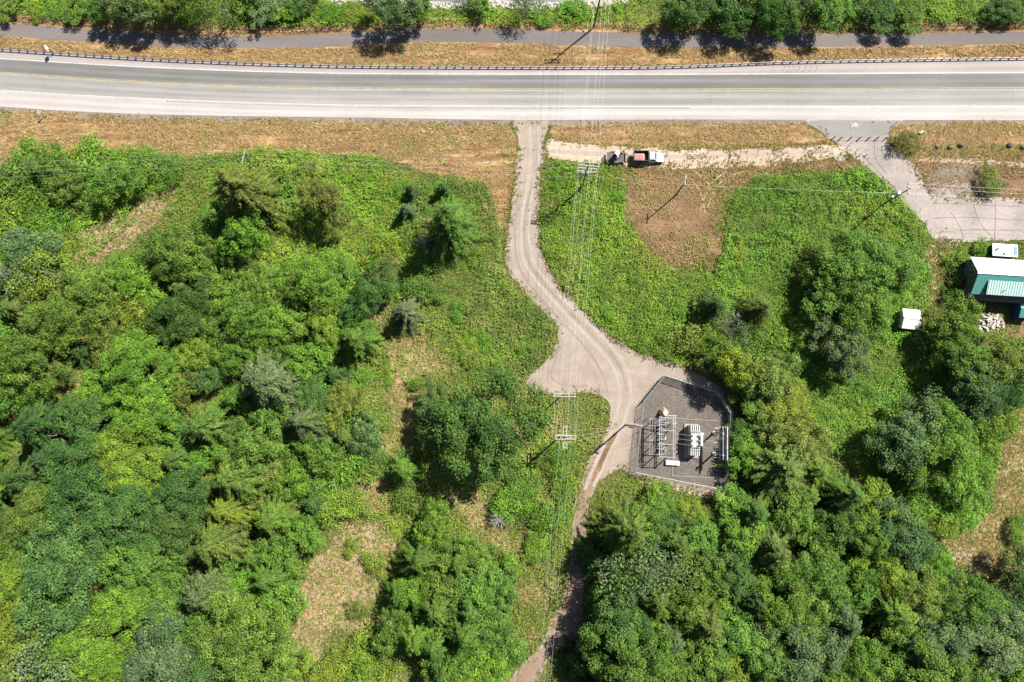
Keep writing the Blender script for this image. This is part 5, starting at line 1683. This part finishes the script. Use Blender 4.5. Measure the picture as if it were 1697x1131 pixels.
def gable_window(y, z, wy, hz):
    w_ = MB().box((OX - 0.03, y, z), (0.06, wy, hz)).build('window', M['wall_trim'], hs)
    n = 2
    for k in range(n):
        MB().box((OX - 0.07, y - wy / 4 + k * wy / 2, z), (0.03, wy / 2 - 0.12, hz - 0.16)).build('pane', M['window'], w_)


gable_window(1.3, 4.4, 1.9, 1.3)
gable_window(0.9, 1.6, 1.7, 1.2)
gable_window(-2.6, 1.6, 0.9, 1.1)
MB().box((OX - 0.02, 0, 3.05), (0.05, 7.2, 0.18)).build('trim_band', M['galv'], hs)
# annex
an = P(1667, 415, 3.3)
ax = hs.matrix_world
A_ = thing('house_annex', 'low white-roofed annex on the north side of the house', 'annex', (an.x, an.y, 0), ha)
MB().box((0, 0, 1.55), (5.0, 2.4, 3.1)).build('wall', M['wall_green'], A_)
MB().box((-0.1, 0, 3.18), (5.4, 2.7, 0.16)).build('roof', M['white_and_glare_roof'], A_)
MB().box((2.1, 0.0, 3.29), (0.75, 1.9, 0.08)).build('skylight', M['blue'], A_)
for i in range(4):
    MB().box((2.1, -0.7 + i * 0.46, 3.36), (0.75, 0.06, 0.05)).build('skylight_bar', M['wall_trim'], A_)
MB().tube((-1.9, 0.1, 3.25), (-1.9, 0.1, 3.8), 0.2, n=9).build('vent_pipe', M['steel_dark'], A_)
MB().box((-0.4, -0.8, 3.4), (0.3, 0.3, 0.35)).build('chimney_cap', M['steel_dark'], A_)

# small outbuilding east
sp_ = P(1696, 512, 2.5)
S_ = thing('garden_shed', 'small teal-roofed shed on the shaded side of the house', 'shed', (sp_.x, sp_.y, 0), ha)
MB().box((0.8, 0, 1.2), (3.0, 3.4, 2.4)).build('wall', M['blue'], S_)
for s, mt in ((1, M['teal']), (-1, M['teal'])):
    m_ = MB()
    m_.add([(-0.9, 0, 3.1), (2.5, 0, 3.1), (2.5, s * 1.95, 2.4), (-0.9, s * 1.95, 2.4), (-0.9, 0, 3.02), (2.5, 0, 3.02), (2.5, s * 1.95, 2.32), (-0.9, s * 1.95, 2.32)],
           [(0, 1, 2, 3), (7, 6, 5, 4), (0, 4, 5, 1), (1, 5, 6, 2), (2, 6, 7, 3), (3, 7, 4, 0)])
    for i in range(11):
        x = -0.85 + i * 0.3
        m_.add([(x, 0, 3.105), (x + .05, 0, 3.15), (x + .1, 0, 3.105), (x, s * 1.95, 2.405), (x + .05, s * 1.95, 2.45), (x + .1, s * 1.95, 2.405)], [(0, 3, 4, 1), (1, 4, 5, 2)])
    m_.build('roof', mt, S_)
# white shed in the trees
wp = P(1511, 529, 2.6)
W_ = thing('white_shed', 'small white-roofed shed half hidden under trees', 'shed', (wp.x, wp.y, 0), R(-6))
MB().box((0, 0, 1.15), (3.4, 3.6, 2.3)).build('wall', M['wall_trim'], W_)
for s in (1, -1):
    m_ = MB()
    m_.add([(-1.9, 0, 3.0), (1.9, 0, 3.0), (1.9, s * 2.15, 2.3), (-1.9, s * 2.15, 2.3), (-1.9, 0, 2.92), (1.9, 0, 2.92), (1.9, s * 2.15, 2.22), (-1.9, s * 2.15, 2.22)],
           [(0, 1, 2, 3), (7, 6, 5, 4), (0, 4, 5, 1), (1, 5, 6, 2), (2, 6, 7, 3), (3, 7, 4, 0)])
    m_.build('roof', M['white'], W_)
MB().box((0, 0, 3.02), (3.8, 0.2, 0.05)).build('ridge_cap', M['steel_light'], W_)
MB().box((0.3, -1.82, 1.0), (0.9, 0.06, 1.9)).build('door', M['steel_light'], W_)
# debris pile
dp = P(1640, 535, 0.4)
D_ = thing('debris_pile', 'heap of pale weathered boards beside the house', 'debris pile', (dp.x, dp.y, 0))
g = random.Random(5)
for i in range(90):
    rr, a = g.random() ** 0.6 * 2.9, g.uniform(0, 6.28)
    rot = Matrix.Rotation(g.uniform(0, 3.14), 3, 'Z') @ Matrix.Rotation(g.uniform(-0.5, 0.5), 3, 'Y')
    MB().box((rr * math.cos(a) * 1.15, rr * math.sin(a) * 0.75, 0.15 + (1 - rr / 3) * g.uniform(0.2, 0.9)), (g.uniform(0.4, 1.5), g.uniform(0.12, 0.4), 0.06), rot=rot).build('board', M['board'] if g.random() < 0.75 else M['grey_wood'], D_)
# vine-grown side fence
fa, fb = P(1582, 441, 0), P(1611, 425, 0)
V_ = thing('garden_fence', 'short weathered board fence beside the gable end', 'fence')
n = 12
for i in range(n):
    c = fa.lerp(fb, (i + .5) / n)
    MB().box((c.x, c.y, 0.85), ((fb - fa).length / n * 0.85, 0.05, 1.7), math.atan2(fb.y - fa.y, fb.x - fa.x)).build('picket', M['grey_wood'], V_)
for z in (0.4, 1.3):
    MB().tube(fa + Vector((0, -0.06, z)), fb + Vector((0, -0.06, z)), 0.04, n=4).build('rail', M['post_wood'], V_)

# ------------------------------------------------------------------ roadside furniture
ch = thing('bollard_chain', 'rusty chain strung between the bollards across the drive entrance', 'chain')
bol = [P(u, v) for u, v in ((1380, 230), (1392, 231), (1408, 231), (1423, 231), (1438, 231), (1452, 231), (1466, 231))]
for i, p in enumerate(bol):
    t = thing('bollard', 'dark steel bollard in the row across the concrete drive', 'bollard', p + Vector((0, 0, 0.05)), 0, 'bollards across the concrete drive')
    MB().tube((0, 0, 0), (0, 0, 1.05), 0.12, n=10).build('post', M['steel_dark'], t)
    MB().tube((0, 0, 1.05), (0, 0, 1.12), 0.14, 0.06, 10).build('cap', M['steel_dark'], t)
for a, b_ in zip(bol[:-1], bol[1:]):
    pts = [a.lerp(b_, k / 6) + Vector((0, 0, 0.95 - 0.25 * 4 * (k / 6) * (1 - k / 6))) for k in range(7)]
    MB().path(pts, 0.03, 4).build('chain_span', M['steel_dark'], ch)


def sign(u, v, label, wd, hg, hz, rz, mat, face='white'):
    p = P(u, v)
    t = thing('road_sign', label, 'sign', p, rz)
    MB().box((0, 0.06, hz / 2), (0.1, 0.1, hz)).build('post', M['post_wood'], t)
    MB().box((0, 0, hz - hg / 2 + 0.1), (wd, 0.03, hg), 0).build('panel', mat, t)
    MB().box((0, 0.03, hz - hg / 2 + 0.1), (wd * 0.9, 0.02, 0.08)).build('bracket', M['galv'], t)
    return t


sign(90, 90, 'white road sign on a post behind the guardrail', 1.2, 1.3, 3.2, R(105), M['white'])
sign(76, 194, 'white road sign on a post at the western verge', 0.9, 1.2, 2.8, R(70), M['white'])
sign(1440, 86, 'small white sign beside the trail', 0.8, 0.5, 1.3, R(10), M['white'])
for u, v, lb in ((1000, 210, 'thin dark delineator post on the grass island near the gravel road'), (1322, 211, 'thin dark delineator post at the corner of the drive')):
    p = P(u, v)
    t = thing('delineator_post', lb, 'post', p)
    MB().box((0, 0, 0.65), (0.1, 0.06, 1.3)).build('post', M['post_wood'], t)
    MB().box((0, -0.04, 1.15), (0.09, 0.02, 0.18)).build('reflector', M['white'], t)
p = P(1524, 221)
t = thing('marker_board', 'leaning white board in the dry verge east of the drive', 'board', p, R(30))
MB().box((0, 0, 0.6), (0.9, 0.05, 0.8), rot=Matrix.Rotation(R(40), 3, 'X')).build('panel', M['white'], t)
MB().box((0, 0.2, 0.3), (0.08, 0.08, 0.7)).build('stake', M['post_wood'], t)
for u, v, k in ((1552, 245, 0.8), (1574, 246, 0.9), (1591, 242, 1.0), (1672, 242, 1.1), (1694, 245, 0.9)):
    p = P(u, v)
    bm = bmesh.new()
    bmesh.ops.create_icosphere(bm, subdivisions=2, radius=0.55 * k)
    for v_ in bm.verts:
        n_ = 1 + 0.35 * (float(vnoise(v_.co.x * 2.2 + u, v_.co.y * 2.2 + v_.co.z)) - 0.5)
        v_.co = Vector((v_.co.x * n_ * 1.2, v_.co.y * n_, v_.co.z * n_ * 1.2 + 0.35 * k))
    me = bpy.data.meshes.new('boulder')
    bm.to_mesh(me)
    bm.free()
    o = link('boulder', me, M['boulder'])
    o.location = p
    tag(o, 'brown boulder in the row on the straw verge', 'boulder', 'boulders on the straw verge')
sp = [(P(1392 + random.gauss(0, 4.5), 264 + random.gauss(0, 2.2))[:2] + (0.05,)) for _ in range(140)]
tag(link('rubble', stones_mesh([(a[0], a[1], 0.05) for a in sp], 0.12, 0.4), M['riprap']), 'pale rubble spill at the edge of the drive', 'rubble', kind='stuff')
sp = [P(1416 + random.gauss(0, 3.5), 208 + random.gauss(0, 2.0)) for _ in range(110)]
tag(link('gravel_spill', stones_mesh([(a.x, a.y, 0.055) for a in sp], 0.08, 0.3), M['white']), 'white gravel spilled on the grey apron', 'gravel', kind='stuff')
